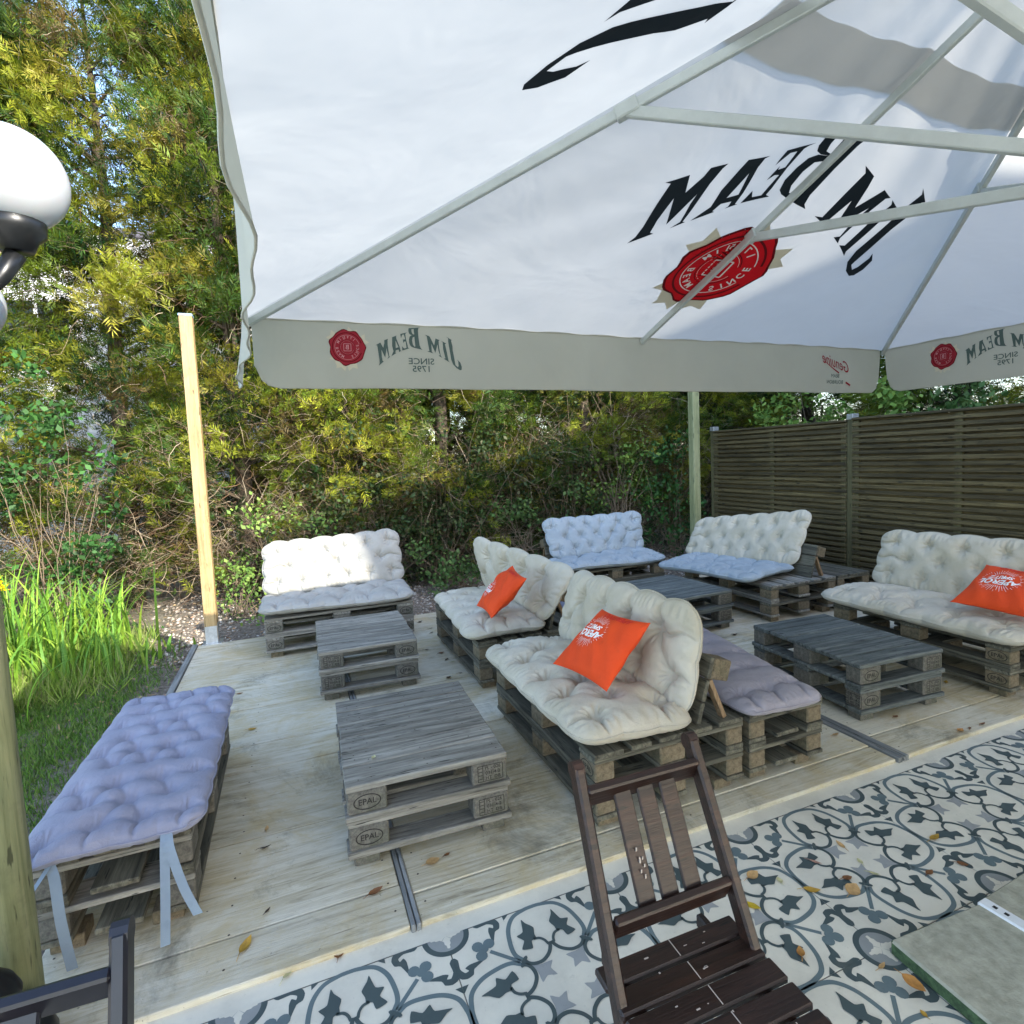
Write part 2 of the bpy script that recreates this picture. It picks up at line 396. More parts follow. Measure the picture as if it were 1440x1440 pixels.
prims.append((1, 1, curvy([(.0008,.274),(.038,.293),(.073,.282),(.085,.253),(.152,.221),(.072,.220),(.043,.232),(.057,.252),(.036,.257),(.018,.227),(.022,.172),(.0008,.153)], 3)))
prims.append((1, 1, [(.0008,.362),(.034,.322),(.0008,.322)]))
quarter = [(.127*math.cos(a), .127*math.sin(a)) for a in np.linspace(0, math.pi/4, 8)]
inn = [(.098*math.cos(a), .098*math.sin(a)) for a in np.linspace(0, math.pi/4, 8)]
prims.append((1, 1, quarter + inn[::-1])); prims.append((4, 1, [(0,0)] + inn))
prims.append((0, 2, [(0,0),(.084,0),(.080,.008),(.062,.009),(.054,.016),(.036,.016),(.026,.024)]))
one4 = []
for q in stroke([(.31,.31),(.19,.19)], .021): one4.append((2, 1, q))
for c in ((.198,.142),(.142,.198),(.138,.138)): one4.append((2, 2, disc(c, .031)))
one4.append((2, 3, disc((.165,.165), .024)))
one4.append((1, 4, curvy([(.350,.293),(.352,.306),(.338,.322),(.318,.346),(.304,.350),(.300,.338),(.316,.316),(.336,.296)], 2)))
one4.append((3, 1, curvy([(.352,.352),(.368,.40),(.368,.462),(.405,.437),(.452,.452),(.437,.405),(.462,.368),(.40,.368)], 3)))
def d4(full):
    for r in range(4):
        for mir in ((0, 1) if full else (0,)):
            def f(p, r=r, mir=mir):
                x, y = p[0]-.5, p[1]-.5
                if mir: x, y = y, x
                for _ in range(r): x, y = -y, x
                return (x+.5, y+.5)
            yield f
tris = []
for full, L in ((True, prims), (False, one4)):
    for mi, lay, poly in L:
        tt = tessellate_polygon([[Vector((p[0], p[1], 0)) for p in poly]])
        for f in d4(full):
            tris.append((mi, lay, [f(p) for p in poly], tt))
for i in range(-3, 8):
    for j in range(0, 5):
        for mi, lay, poly, tt in tris:
            vs = [(*T(i, j, p[0], p[1]), TZ + .0006*lay) for p in poly]
            tm.add(vs, [tuple(t) for t in tt], mi)
tag(tm.build('tiled_terrace', TC), kind='structure')

# wooden deck, three bays of wide boards running along x
def deck_mat():
    mt, nt, b = new_mat('bleached_deck_boards')
    v, isl = coords(nt, (2.2, 26, 26)); g1 = noise(nt, v, 1, 7, .72, 1.2)
    c = ramp(nt, g1, [(.28, (.24,.195,.12)), (.47, (.52,.455,.32)), (.66, (.68,.62,.48))])
    v2, _ = coords(nt, (1,1,1), island=False)
    a = noise(nt, v2, 1.1, 6, .7, .4); bq = noise(nt, v2, 2.7, 6, .75, .6)
    c = mixc(nt, c, (.68,.64,.53), ramp(nt, a, [(.45, (0,0,0)), (.62, (.7,.7,.7))]))          # grey bleaching
    c = mixc(nt, c, (.50,.375,.17), ramp(nt, bq, [(.46, (0,0,0)), (.66, (.65,.65,.65))]))         # tan patches
    cq = noise(nt, v2, 1.6, 7, .78, .8)
    c = mixc(nt, c, (.085,.085,.06), ramp(nt, cq, [(.54, (0,0,0)), (.72, (.75,.75,.75))]))       # black-green mildew
    v4, _ = coords(nt, (5, 150, 150)); g2 = noise(nt, v4, 1, 3, .7)
    c = mixc(nt, c, (.12,.10,.07), ramp(nt, g2, [(.27, (.8,.8,.8)), (.38, (0,0,0))]))
    v5, _ = coords(nt, (1,1,1), island=False); sp = noise(nt, v5, 45, 3, .7)
    c = mixc(nt, c, (.07,.055,.04), ramp(nt, sp, [(.69, (0,0,0)), (.74, (.8,.8,.8))]))
    c = mixc(nt, c, ramp(nt, isl, [(0, (.84,.83,.80)), (1, (1.02,1.02,1.02))]), 1.0, 'MULTIPLY')
    nt.links.new(c, b.inputs['Base Color']); b.inputs['Roughness'].default_value = .85
    ad = nt.nodes.new('ShaderNodeMath'); ad.operation = 'ADD'; nt.links.new(g1, ad.inputs[0]); nt.links.new(g2, ad.inputs[1])
    bump(nt, b, ad.outputs[0], .4, .004); return mt
M['deck'] = deck_mat(); M['deck_edge'] = flat('dark_deck_edge', (.07,.055,.035), .9, 0, .5, 30)
M['strip'] = wood('grey_joint_strips', (.12,.12,.11), (.24,.245,.235), (.34,.34,.32), 1)
dk = MB()
bays = [(-.80, .262), (.296, 2.52), (2.60, 5.02)]
yb = [1.727, 1.925, 2.42, 2.985, 3.27, 3.78, 4.30, 4.83, 5.385]
for k, (x0, x1) in enumerate(bays):
    ysb = list(yb)
    if k: ysb = [1.727] + [y + random.uniform(-.09, .09) for y in yb[1:-1]] + [5.385]
    for a0, a1 in zip(ysb[:-1], ysb[1:]):
        dk.box(x0 + random.uniform(0,.004), x1 - random.uniform(0,.004), a0+.003, a1-.004, -.040, random.uniform(-.003, 0), 0, None, .003)
dk.box(-.79, 5.01, 1.745, 5.37, -.11, -.042, 1)
for (x0, x1) in bays:
    for yy in np.arange(1.80, 5.3, .135):
        for xx in (x0+.035, (x0+x1)/2, x1-.035):
            qx, qy = xx+random.uniform(-.006,.006), yy+random.uniform(-.01,.01); dk.add([(qx+.004*math.cos(t), qy+.004*math.sin(t), .0008) for t in np.linspace(0,5.2,6)], [(0,1,2,3,4,5)], 2)
deck = tag(dk.build('wooden_deck', [M['deck'], M['deck_edge'], M['nail']]), kind='structure')
st_ = MB()
for xa, xb in ((.2635,.277),(.281,.2945),(2.525,2.552),(2.560,2.595)):
    st_.box(xa, xb, 1.72, 5.385, -.03, .004, 0, None, .002)
st_.box(-.845, -.805, 2.2, 5.4, -.05, .008, 0, None, .003)
tag(st_.build('deck_joint_strips', M['strip'], deck))

# ------------------------------------------------------------------ pallets
def text_geo(s, size=1.0, shear=0.0, bold=0.0, align='CENTER'):
    cu = bpy.data.curves.new('t', 'FONT'); cu.body = s; cu.size = size; cu.shear = shear; cu.align_x = align; cu.align_y = 'CENTER'; cu.offset = bold; cu.resolution_u = 3
    o = bpy.data.objects.new('t', cu); col.objects.link(o)
    dg = bpy.context.evaluated_depsgraph_get(); me = bpy.data.meshes.new_from_object(o.evaluated_get(dg))
    vs = [tuple(v.co[:2]) for v in me.vertices]; fs = [tuple(p.vertices) for p in me.polygons]
    bpy.data.objects.remove(o); bpy.data.curves.remove(cu); bpy.data.meshes.remove(me)
    return vs, fs
T_EPAL = text_geo('EPAL', 1.0, 0, .01)
T_IPPC = [text_geo(s, 1.0, 0, .01) for s in ('PL - 026', '031-4-2', 'HT  DB')]
def put_text(mb, geo, org, ux, uy, sc_, mi):
    org, ux, uy = Vector(org), Vector(ux), Vector(uy)
    mb.add([org + ux*(x*sc_) + uy*(y*sc_) for x, y in geo[0]], geo[1], mi)
def stamp(mb, org, ux, uy, nrm, kind, mi=1):
    org = Vector(org) + Vector(nrm)*.0012; ux = Vector(ux); uy = Vector(uy)
    if kind == 'oval':
        put_text(mb, T_EPAL, org, ux, uy, .030, mi)
        n = 28; a, b_ = .049, .029
        for k in range(n):
            t0, t1 = 2*math.pi*k/n, 2*math.pi*(k+1)/n
            mb.add([org+ux*a*math.cos(t0)+uy*b_*math.sin(t0), org+ux*a*math.cos(t1)+uy*b_*math.sin(t1),
                    org+ux*(a-.004)*math.cos(t1)+uy*(b_-.004)*math.sin(t1), org+ux*(a-.004)*math.cos(t0)+uy*(b_-.004)*math.sin(t0)], [(0,1,2,3)], mi)
    else:
        for k, g in enumerate(T_IPPC): put_text(mb, g, org + uy*(.020-.020*k) + ux*.012, ux, uy, .019, mi)
        def ln(x0, y0, x1, y1, w_=.0025):
            p = org+ux*x0+uy*y0; q = org+ux*x1+uy*y1; d = (q-p).normalized(); nn = Vector(nrm).cross(d)*w_/2
            mb.add([p-nn, q-nn, q+nn, p+nn], [(0,1,2,3)], mi)
        ln(-.048,.031,.052,.031); ln(-.048,-.031,.052,-.031); ln(-.048,-.031,-.048,.031); ln(.052,-.031,.052,.031); ln(-.028,-.031,-.028,.031)
        for q in range(4): ln(-.046, .022-.014*q, -.030, .022-.014*q)

def block(parent, cx, cy, z0, sx, sy, h, stamps=(), mat='block'):
    mb = MB(); mb.box(-sx/2, sx/2, -sy/2, sy/2, 0, h, 0, None, .006)
    for face, kind in stamps:
        if face == 'y-': stamp(mb, (0,-sy/2,h/2), (1,0,0), (0,0,1), (0,-1,0), kind)
        if face == 'x-': stamp(mb, (-sx/2,0,h/2), (0,-1,0), (0,0,1), (-1,0,0), kind)
        if face == 'x+': stamp(mb, (sx/2,0,h/2), (0,1,0), (0,0,1), (1,0,0), kind)
    o = mb.build('block', [M[mat], M['burn']], parent); o.location = (cx, cy, z0); return o

def half_pallet(parent, W, D, z0, tone='pal_x', blk='block_grey', stamps=None, side=False, topmesh=True):
    """boards along x, two rows of three blocks, lower boards along x"""
    mb = MB(); th = .024; bh = .086
    z2 = z0 + th + bh
    if topmesh:
        n = 6; ws = np.array([random.uniform(.9,1.15) for _ in range(n)]); ws = ws/ws.sum()*D; y = 0
        for k in range(n):
            zt_ = z2+th+random.uniform(-.0015,.001); mb.box(random.uniform(-.003,.003), W+random.uniform(-.004,.004), y+.002, y+ws[k]-.0035, z2, zt_, 0, None, random.uniform(.002,.005))
            for nx_ in (.04, .10, W-.10, W-.04, W*.5):
                for fy in (.3, .7):
                    if random.random() < .75: qx, qy = nx_+random.uniform(-.012,.012), y+ws[k]*fy+random.uniform(-.01,.01); mb.add([(qx+.0035*math.cos(t), qy+.0035*math.sin(t), zt_+.0006) for t in np.linspace(0,5.2,6)], [(0,1,2,3,4,5)], 1)
            y += ws[k]
    else:
        for y0 in (.004, D/2-.05, D-.104): mb.box(0, W, y0, y0+.10, z2, z2+th-.001, 0, None, .003)
    for y0 in (-.006, D/2-.05, D-.094): mb.box(-.006, W+.008, y0, y0+.10, z0, z0+th-.001, 0, None, .003)
    if side:
        for x0 in (0, W-.09): mb.box(x0-.004, x0+.092, .10, D-.10, z0+.001, z0+th-.003, 0, None, .003)
    p = mb.build('pallet', [M[tone], M['nail']], parent)
    for i, cx in enumerate((.073, W-.073)):
        for j, cy in enumerate((.052, D/2, D-.052)):
            stp = (stamps or {}).get((i, j), ())
            block(p, cx, cy, z0+th, .142, .098 if j != 1 else .13, bh-.0005, stp, blk)
    return p

def pallet_table(loc, rz, W, D, label, tone, stamps_lo, stamps_hi, side=False, blk='block_grey'):
    t = tag(empty('pallet_table', loc, rz), label, 'table', 'low tables built of stacked pallets')
    half_pallet(t, W, D, .044, tone, blk, stamps_lo, side, False)
    half_pallet(t, W, D, .044+.134, tone, blk, stamps_hi, side, True)
    for cx in (.062, W-.062):
        for cy in (.058, D-.06):
            mb = MB(); mb.box(-.045, .045, -.04, .04, 0, .0435, 0, None, .003)
            o = mb.build('foot', M['block_grey'], t); o.location = (cx, cy, 0)
    return t
ov, ip = [('y-','oval')], [('y-','ippc')]
pallet_table((.111,2.059,0), -.0316, .61, .795, 'weathered grey pallet table nearest the camera, with oval stamps on its left blocks', 'pal_x', {(0,0):ov,(1,0):ip}, {(0,0):ov,(1,0):ip})
pallet_table((.096,3.668,0), -.0183, .61, .79, 'grey pallet table in front of the white sunlit sofa', 'pal_x', {(0,0):ip,(1,0):ov}, {(0,0):ip,(1,0):ov})
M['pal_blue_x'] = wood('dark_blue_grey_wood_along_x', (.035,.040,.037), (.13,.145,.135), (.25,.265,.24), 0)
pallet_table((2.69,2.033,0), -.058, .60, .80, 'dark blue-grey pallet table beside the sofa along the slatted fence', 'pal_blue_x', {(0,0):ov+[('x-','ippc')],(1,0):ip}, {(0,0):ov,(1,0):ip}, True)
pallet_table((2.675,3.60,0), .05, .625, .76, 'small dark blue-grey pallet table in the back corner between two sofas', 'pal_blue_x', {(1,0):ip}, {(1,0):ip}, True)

def full_pallet(parent, L, D, z0, tx, ty, blk, stamps=None, deck=True):
    """local x = length, y = depth; deck boards along x, cross boards along y"""
    mb = MB(); t = .020; bh = .074
    zb = z0; z1 = z0+t; zc = z1+bh; zd = zc+t
    for y0, wd in ((0,.095),(D/2-.065,.13),(D-.095,.095)): mb.box(random.uniform(-.006,.004), L+random.uniform(-.004,.006), y0, y0+wd, zb, zb+t-.0008, 0, None, .003)
    for x0 in (0, L/2-.065, L-.13): mb.box(x0, x0+.13, 0, D, zc, zc+t-.0008, 1, None, .003)
    if deck:
        n = 5 if D > .6 else 3; ws = [.13,.095,.13,.095,.13] if n == 5 else [.13,.10,.13]; gap = (D-sum(ws))/(n-1); y = 0
        for wd in ws: mb.box(random.uniform(-.004,.004), L+random.uniform(-.004,.004), y, y+wd, zd, zd+t-.0008, 0, None, .003); y += wd+gap
    else:
        for y0, wd in ((0,.095),(D-.095,.095)): mb.box(0, L, y0, y0+wd, zd, zd+t-.0008, 0, None, .003)
    p = mb.build('pallet', [M[tx], M[ty]], parent)
    for i, cx in enumerate((.066, L/2, L-.066)):
        for j, cy in enumerate((.046, D/2, D-.046) if D > .6 else (.046, D-.046)):
            block(p, cx, cy, z1, .128, .088 if (j != 1 or D < .6) else .125, bh-.0006, (stamps or {}).get((i, j), ()), blk)
    return p
def feet(t, L, D, zh=.044, mat='block'):
    for cx in (.075, L-.075):
        for cy in (.07, D-.09):
            mb = MB(); mb.box(-.045, .045, -.045, .045, 0, zh-.0005, 0, None, .003)
            o = mb.build('foot', M[mat], t); o.location = (cx, cy, 0)
def backrest(t, L, x0, x1, y0=.50, top=.595, tone='pal_dark_x'):
    """leaning piece of pallet with edge blocks and wedge braces behind"""
    mb = MB(); p0 = Vector((0, y0, .316)); d = Vector((0, .085, top-.316)); h = d.length; d.normalize(); nrm = Vector((0, d.z, -d.y))
    Mx = Matrix((Vector((1,0,0)), nrm, d)).transposed().to_4x4(); Mx.translation = p0
    for k in range(3):
        a = h/3*k; mb.box(x0, x1, 0, .02, a+.002, a+h/3-.004, 0, Mx, .003)
    b = mb.build('backrest', M[tone], t)
    for cx in (x0+.045, (x0+x1)/2, x1-.045):
        q = MB(); q.box(cx-.045, cx+.045, .021, .115, h-.095, h-.006, 0, Mx, .006); q.build('edge_block', M['block'], b)
    for cx in (x0+.02, x1-.02):
        q = MB(); q.beam(p0+Vector((cx, .0,0))+d*(h-.10)+nrm*.022, (cx, y0+.15, .318), .035, .018, 0, (0,1,0)); q.build('brace', M['pine_old'], b)
M['pine_old'] = wood('old_pine_brace', (.16,.09,.04), (.30,.19,.10), (.40,.28,.16), 2, .8, .5)

def pallet_base(name, loc, rz, L, D, label, cat, group, tx='pal_dark_x', ty='pal_dark_y', blk='block', stamps=None, back=None):
    t = tag(empty(name, loc, rz), label, cat, group)
    full_pallet(t, L, D, .044, tx, ty, blk, stamps, False)
    full_pallet(t, L, D, .044+.134, tx, ty, blk, stamps)
    feet(t, L, D)
    if back: backrest(t, L, *back)
    return t
R90 = -math.pi/2
G_S = 'sofas built of stacked pallets'; G_B = 'cushioned benches built of narrow pallet stacks'
pallet_base('pallet_sofa', (-.25,4.70,0), .0, 1.14, .75, 'grey pallet sofa base under the bright white sunlit cushions at the deck\'s far left', 'sofa', G_S, 'pal_x', 'pal_y', 'block_grey', {(0,0):ov,(2,0):ov}, (.02, 1.12))
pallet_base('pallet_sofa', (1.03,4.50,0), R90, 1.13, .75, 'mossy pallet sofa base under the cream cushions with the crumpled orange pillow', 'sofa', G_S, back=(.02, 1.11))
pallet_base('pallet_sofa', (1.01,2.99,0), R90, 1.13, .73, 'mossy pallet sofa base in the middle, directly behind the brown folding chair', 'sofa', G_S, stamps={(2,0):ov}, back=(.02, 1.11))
pallet_base('pallet_sofa', (2.45,4.94,0), .0, 1.14, .75, 'dark pallet sofa base under the sky-tinted cushions at the back of the deck', 'sofa', G_S, back=(.02, 1.12))
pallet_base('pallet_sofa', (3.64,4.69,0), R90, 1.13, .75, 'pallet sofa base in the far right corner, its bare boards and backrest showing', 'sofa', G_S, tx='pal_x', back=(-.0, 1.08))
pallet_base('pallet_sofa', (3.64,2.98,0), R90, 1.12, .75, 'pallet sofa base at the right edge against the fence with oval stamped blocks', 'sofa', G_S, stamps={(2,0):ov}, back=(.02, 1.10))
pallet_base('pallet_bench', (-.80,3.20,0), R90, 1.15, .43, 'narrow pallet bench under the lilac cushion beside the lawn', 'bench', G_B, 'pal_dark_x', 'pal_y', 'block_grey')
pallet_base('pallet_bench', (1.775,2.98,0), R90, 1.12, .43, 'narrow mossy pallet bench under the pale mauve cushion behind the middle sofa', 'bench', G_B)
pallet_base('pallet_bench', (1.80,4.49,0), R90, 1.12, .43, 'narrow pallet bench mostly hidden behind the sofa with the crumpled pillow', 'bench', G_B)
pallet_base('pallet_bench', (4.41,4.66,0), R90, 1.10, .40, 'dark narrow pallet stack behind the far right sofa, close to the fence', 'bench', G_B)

# ------------------------------------------------------------------ cushions
def cushion(name, corners, T_, nx, ny, mat, label, cat, group, seed=0, depth=.55, sag=0.0, bulge=.02, res=1.0, twist=None, creases=True, wr=1.0, pin=None):
    """corners: (u0v0, u1v0, u1v1, u0v1) of the mid surface; u = long way"""
    r = np.random.default_rng(seed)
    C = [np.array(c, float) for c in corners]
    Lu = np.linalg.norm(C[1]-C[0]); Lv = np.linalg.norm(C[3]-C[0])
    nu, nv = int(210*res), int(110*res)
    # clustered toward edges
    tu = (1-np.cos(np.linspace(0, np.pi, nu)))/2*.35 + np.linspace(0,1,nu)*.65
    tv = (1-np.cos(np.linspace(0, np.pi, nv)))/2*.35 + np.linspace(0,1,nv)*.65
    U, Vv = np.meshgrid(tu, tv, indexing='ij')
    a = np.abs(2*U-1); b = np.abs(2*Vv-1)
    pu = Lu/T_*1.1; pv = Lv/T_*1.1
    edge = np.sqrt(np.clip(1-a**pu, 0, 1)) * np.sqrt(np.clip(1-b**pv, 0, 1))
    # buttons in staggered rows
    B = []
    for j in range(ny):
        k = nx if j % 2 == 0 else nx-1
        for i in range(k):
            B.append(((i+.5+(.5 if j % 2 else 0))/nx, (j+.75)/(ny+.5)))
    B = np.array(B) + r.normal(0, .006, (len(B), 2))
    H = np.ones_like(U); sink = np.zeros_like(U)
    cell = min(Lu/nx, Lv/(ny+.5))
    x, y = U*Lu, Vv*Lv
    for bx, by in B:
        dx, dy = x-bx*Lu, y-by*Lv; d = np.sqrt(dx*dx+dy*dy); th = np.arctan2(dy, dx)
        ph = r.uniform(0, 6.28)
        H -= depth*.80*np.exp(-(d/(cell*.36))**2) + depth*.55*np.exp(-d/(cell*.09))
        H += wr*.10*np.cos(11*th+ph+2*np.sin(3*th))*np.exp(-((d-cell*.24)/(cell*.15))**2)
    if creases:
        for p in range(len(B)):
            for q in range(p+1, len(B)):
                v = (B[q]-B[p])*np.array([Lu, Lv]); dl = np.linalg.norm(v)
                if dl > cell*1.25: continue
                px_, py_ = B[p]*np.array([Lu, Lv]); t = np.clip(((x-px_)*v[0]+(y-py_)*v[1])/dl**2, 0, 1)
                dd = np.hypot(x-px_-t*v[0], y-py_-t*v[1]); H -= .17*np.exp(-(dd/(cell*.055))**2) + .16*np.exp(-(dd/(cell*.20))**2)
        for bx, by in B:   # outer creases run to the rim
            for ax, lim in (('v0', by < 1.5/(ny+.5)), ('v1', by > 1-1.5/(ny+.5)), ('u0', bx < 1.0/nx), ('u1', bx > 1-1.0/nx)):
                if not lim: continue
                if ax[0] == 'v':
                    m_ = (y < by*Lv) if ax == 'v0' else (y > by*Lv); dd = np.abs(x-bx*Lu + .01*np.sin(y*40))
                else:
                    m_ = (x < bx*Lu) if ax == 'u0' else (x > bx*Lu); dd = np.abs(y-by*Lv + .01*np.sin(x*40))
                H -= np.where(m_, .30*np.exp(-(dd/(cell*.05))**2) + .16*np.exp(-(dd/(cell*.20))**2), 0)
    H += wr*.03*np.sin(x*55+3*np.sin(y*23+seed))*np.sin(y*31+seed) + r.normal(0, .004, H.shape)
    de = np.minimum(np.minimum(x, Lu-x), np.minimum(y, Lv-y)); al = np.where(np.minimum(y, Lv-y) < np.minimum(x, Lu-x), x, y)
    H += wr*.10*np.sin(al*150+4*np.sin(al*17+seed))*np.exp(-((de-.03)/.022)**2)*(.6+.4*np.sin(al*9+seed))
    H = np.clip(H, .12, 1.4)
    P = (C[0][None,None]*((1-U)*(1-Vv))[...,None] + C[1]*(U*(1-Vv))[...,None] + C[2]*(U*Vv)[...,None] + C[3]*((1-U)*Vv)[...,None])
    cu = ((C[1]-C[0])+(C[2]-C[3])); cv = ((C[3]-C[0])+(C[2]-C[1])); nrm = np.cross(cu, cv); nrm /= np.linalg.norm(nrm)
    # rim scallop: bulge outwards between the outer creases
    cun, cvn = cu/np.linalg.norm(cu), cv/np.linalg.norm(cv)
    rb = bulge*(np.abs(np.sin(U*nx*np.pi))**.7)*np.clip((b-.8)/.2,0,1)*np.sign(2*Vv-1); P = P + cvn*rb[...,None]
    ra = bulge*(np.abs(np.sin(Vv*(ny)*np.pi))**.7)*np.clip((a-.9)/.1,0,1)*np.sign(2*U-1); P = P + cun*ra[...,None]
    Rc = min(.06, Lv*.14); tb_ = np.clip((Vv*0+b-(1-2*Rc/Lv))/(2*Rc/Lv), 0, 1); ta_ = np.clip((a-(1-2*Rc/Lu))/(2*Rc/Lu), 0, 1)
    P = P - cun*(np.sign(2*U-1)*Rc*(1-np.sqrt(1-tb_**2*.98))*a**10)[...,None]*.9
    low = .012*np.sin(U*5+seed)*np.sin(Vv*4+seed*2) - sag*np.sin(U*np.pi)*np.sin(Vv*np.pi)
    if pin is not None: low = low + pin(U, Vv)
    top = P + nrm*(T_/2*edge*H + low)[...,None]
    bot = P - nrm*(T_/2*edge*np.clip(.75+.25*H, .4, 1) - low)[...,None]
    V1 = np.concatenate([top.reshape(-1,3), bot.reshape(-1,3)]); n1 = nu*nv
    ii, jj = np.meshgrid(np.arange(nu-1), np.arange(nv-1), indexing='ij'); k = (ii*nv+jj).ravel()
    F1 = np.stack([k, k+nv, k+nv+1, k+1], 1); F2 = np.stack([k, k+1, k+nv+1, k+nv], 1)+n1
    rim = [np.arange(nu-1)*nv, np.arange(nu-1)*nv+nv-1, np.arange(nv-1), (nu-1)*nv+np.arange(nv-1)]; st = [nv, nv, 1, 1]; FF = [F1, F2]
    for q, (rr, s_) in enumerate(zip(rim, st)):
        f = np.stack([rr, rr+s_, rr+s_+n1, rr+n1], 1)
        if q in (0, 3): f = f[:, ::-1]
        FF.append(f)
    o = np_mesh(name, V1, np.concatenate(FF), M[mat], None, True)
    tag(o, label, cat, group)
    # piped seam round the rim
    idx = list(range(0, nu*nv, nv)) + [(nu-1)*nv+j for j in range(1, nv)] + [i*nv+nv-1 for i in range(nu-2, -1, -1)] + [j for j in range(nv-2, 0, -1)]
    mid = (V1[idx]+V1[np.array(idx)+n1])/2; cen = mid.mean(0)
    ring_ = [p + (p-cen)/np.linalg.norm(p-cen)*.002 for p in mid[::2]]; ring_.append(ring_[0])
    mb = MB(); mb.tube(ring_, .0032, 5, 0, False); mb.build('piping', M[mat], o, True)
    return o
GS, GB = 'tufted seat cushions on the pallet sofas', 'tufted back cushions leaning on the pallet backrests'
cushion('seat_cushion', [(-.27,4.67,.365),(.885,4.67,.365),(.90,5.28,.37),(-.26,5.28,.37)], .105, 5, 3, 'white', 'white tufted seat cushion with its front edge in shade at the far left', 'cushion', GS, 1)
cushion('back_cushion', [(-.25,5.19,.405),(.90,5.19,.40),(.885,5.36,.835),(-.235,5.36,.80)], .105, 6, 3, 'white', 'white tufted back cushion in full sun at the far left', 'cushion', GB, 2)
cushion('seat_cushion', [(1.03,4.51,.365),(.96,3.34,.365),(1.50,3.35,.365),(1.50,4.51,.37)], .125, 5, 3, 'cream', 'cream tufted seat cushion holding the crumpled orange pillow', 'cushion', GS, 3)
cushion('back_cushion', [(1.46,4.50,.40),(1.50,3.38,.375),(1.68,3.28,.715),(1.40,4.52,.815)], .12, 5, 2, 'cream', 'cream tufted back cushion with flared upper corners behind the crumpled orange pillow', 'cushion', GB, 4, .6, pin=lambda U, V: -.04*np.sin(U*3.14)*(1-V))
cushion('seat_cushion', [(.95,3.00,.375),(.95,1.83,.392),(1.47,1.84,.37),(1.46,3.00,.380)], .15, 5, 3, 'cream', 'thick cream tufted seat cushion nearest the camera under the flat orange pillow', 'cushion', GS, 5, .6, bulge=.015)
cushion('back_cushion', [(1.42,2.99,.40),(1.46,1.88,.365),(1.54,1.89,.80),(1.54,2.99,.775)], .14, 5, 2, 'cream', 'thick cream tufted back cushion in the middle, behind the flat orange pillow', 'cushion', GB, 6, .6)
cushion('seat_cushion', [(2.42,4.90,.36),(3.60,4.92,.36),(3.60,5.40,.38),(2.45,5.40,.38)], .11, 5, 3, 'sky_tinted', 'cream tufted seat cushion painted with blue sky light at the back of the deck', 'cushion', GS, 7)
cushion('back_cushion', [(2.50,5.33,.40),(3.60,5.35,.39),(3.68,5.53,.785),(2.47,5.54,.775)], .105, 6, 3, 'sky_tinted', 'cream tufted back cushion painted with blue sky light in front of the dark hedge', 'cushion', GB, 8)
cushion('seat_cushion', [(3.27,4.62,.36),(3.50,3.66,.37),(4.15,3.78,.375),(3.98,4.90,.36)], .105, 5, 3, 'sky_tinted', 'pale seat cushion lying askew on the far right corner sofa', 'cushion', GS, 9, .35)
cushion('back_cushion', [(3.90,5.00,.36),(4.13,3.76,.405),(4.34,3.78,.875),(4.12,5.02,.70)], .10, 6, 3, 'cream', 'creamy tufted back cushion slumping to one side on the far right corner sofa', 'cushion', GB, 10, .65)
cushion('seat_cushion', [(3.55,3.02,.365),(3.53,1.78,.37),(4.12,1.78,.37),(4.14,3.02,.37)], .125, 5, 3, 'cream', 'long plain-fronted cream seat cushion at the right edge of the picture', 'cushion', GS, 11, .3)
cushion('back_cushion', [(4.10,3.00,.40),(4.10,1.82,.395),(4.28,1.84,.80),(4.26,3.02,.775)], .12, 5, 3, 'cream', 'cream tufted back cushion before the fence at the right edge of the picture', 'cushion', GB, 12, .65)
GL = 'flat lilac bench cushions with ribbon ties'
cl = cushion('bench_cushion', [(-.81,1.955,.352),(-.335,2.02,.352),(-.33,3.16,.352),(-.80,3.27,.352)], .075, 4, 9, 'lilac', 'long lilac quilted cushion on the bench at the left, ribbons hanging from its end', 'cushion', GL, 13, .55, bulge=.008, wr=.6)
cushion('bench_cushion', [(1.72,1.80,.350),(2.13,1.78,.350),(2.33,2.86,.350),(1.74,2.92,.350)], .085, 3, 5, 'mauve', 'pale mauve cushion on the bench between the middle sofa and the dark table', 'cushion', GL, 14, .4, bulge=.006)
cushion('bench_cushion', [(1.78,3.36,.350),(2.20,3.36,.350),(2.22,4.46,.350),(1.80,4.46,.350)], .075, 3, 6, 'lilac', 'lilac cushion glimpsed in the gap behind the sofa with the crumpled pillow', 'cushion', GL, 15, .4)
def ribbon(parent, pts, wd=.026, side=(1,0,0)):
    P = smooth_path([tuple(p) for p in pts], 5); mb = MB(); s_ = Vector(side).normalized(); vs = []
    for p in P: vs += [Vector(p)-s_*wd/2, Vector(p)+s_*wd/2]
    back = [v + Vector((0, .0015, 0)) for v in vs]; n = len(vs)
    mb.add(vs, [(2*k, 2*k+1, 2*k+3, 2*k+2) for k in range(len(P)-1)]); mb.add(back, [(2*k, 2*k+2, 2*k+3, 2*k+1) for k in range(len(P)-1)])
    mb.build('ribbon_tie', M['strap'], parent)
for pts, sd_ in ([[(-.43,2.00,.345),(-.43,1.97,.30),(-.437,1.955,.15),(-.445,1.945,.02)], (1,.1,0)],
            [[(-.425,2.00,.345),(-.415,1.97,.30),(-.385,1.955,.18),(-.352,1.945,.09)], (1,.1,0)],
            [[(-.715,1.975,.345),(-.70,1.955,.31),(-.685,1.925,.2),(-.665,1.91,.06)], (1,.1,0)],
            [[(-.715,1.975,.345),(-.74,1.94,.31),(-.77,1.92,.27),(-.79,1.90,.22)], (.8,.1,.5)]):
    ribbon(cl, pts, .026, sd_)

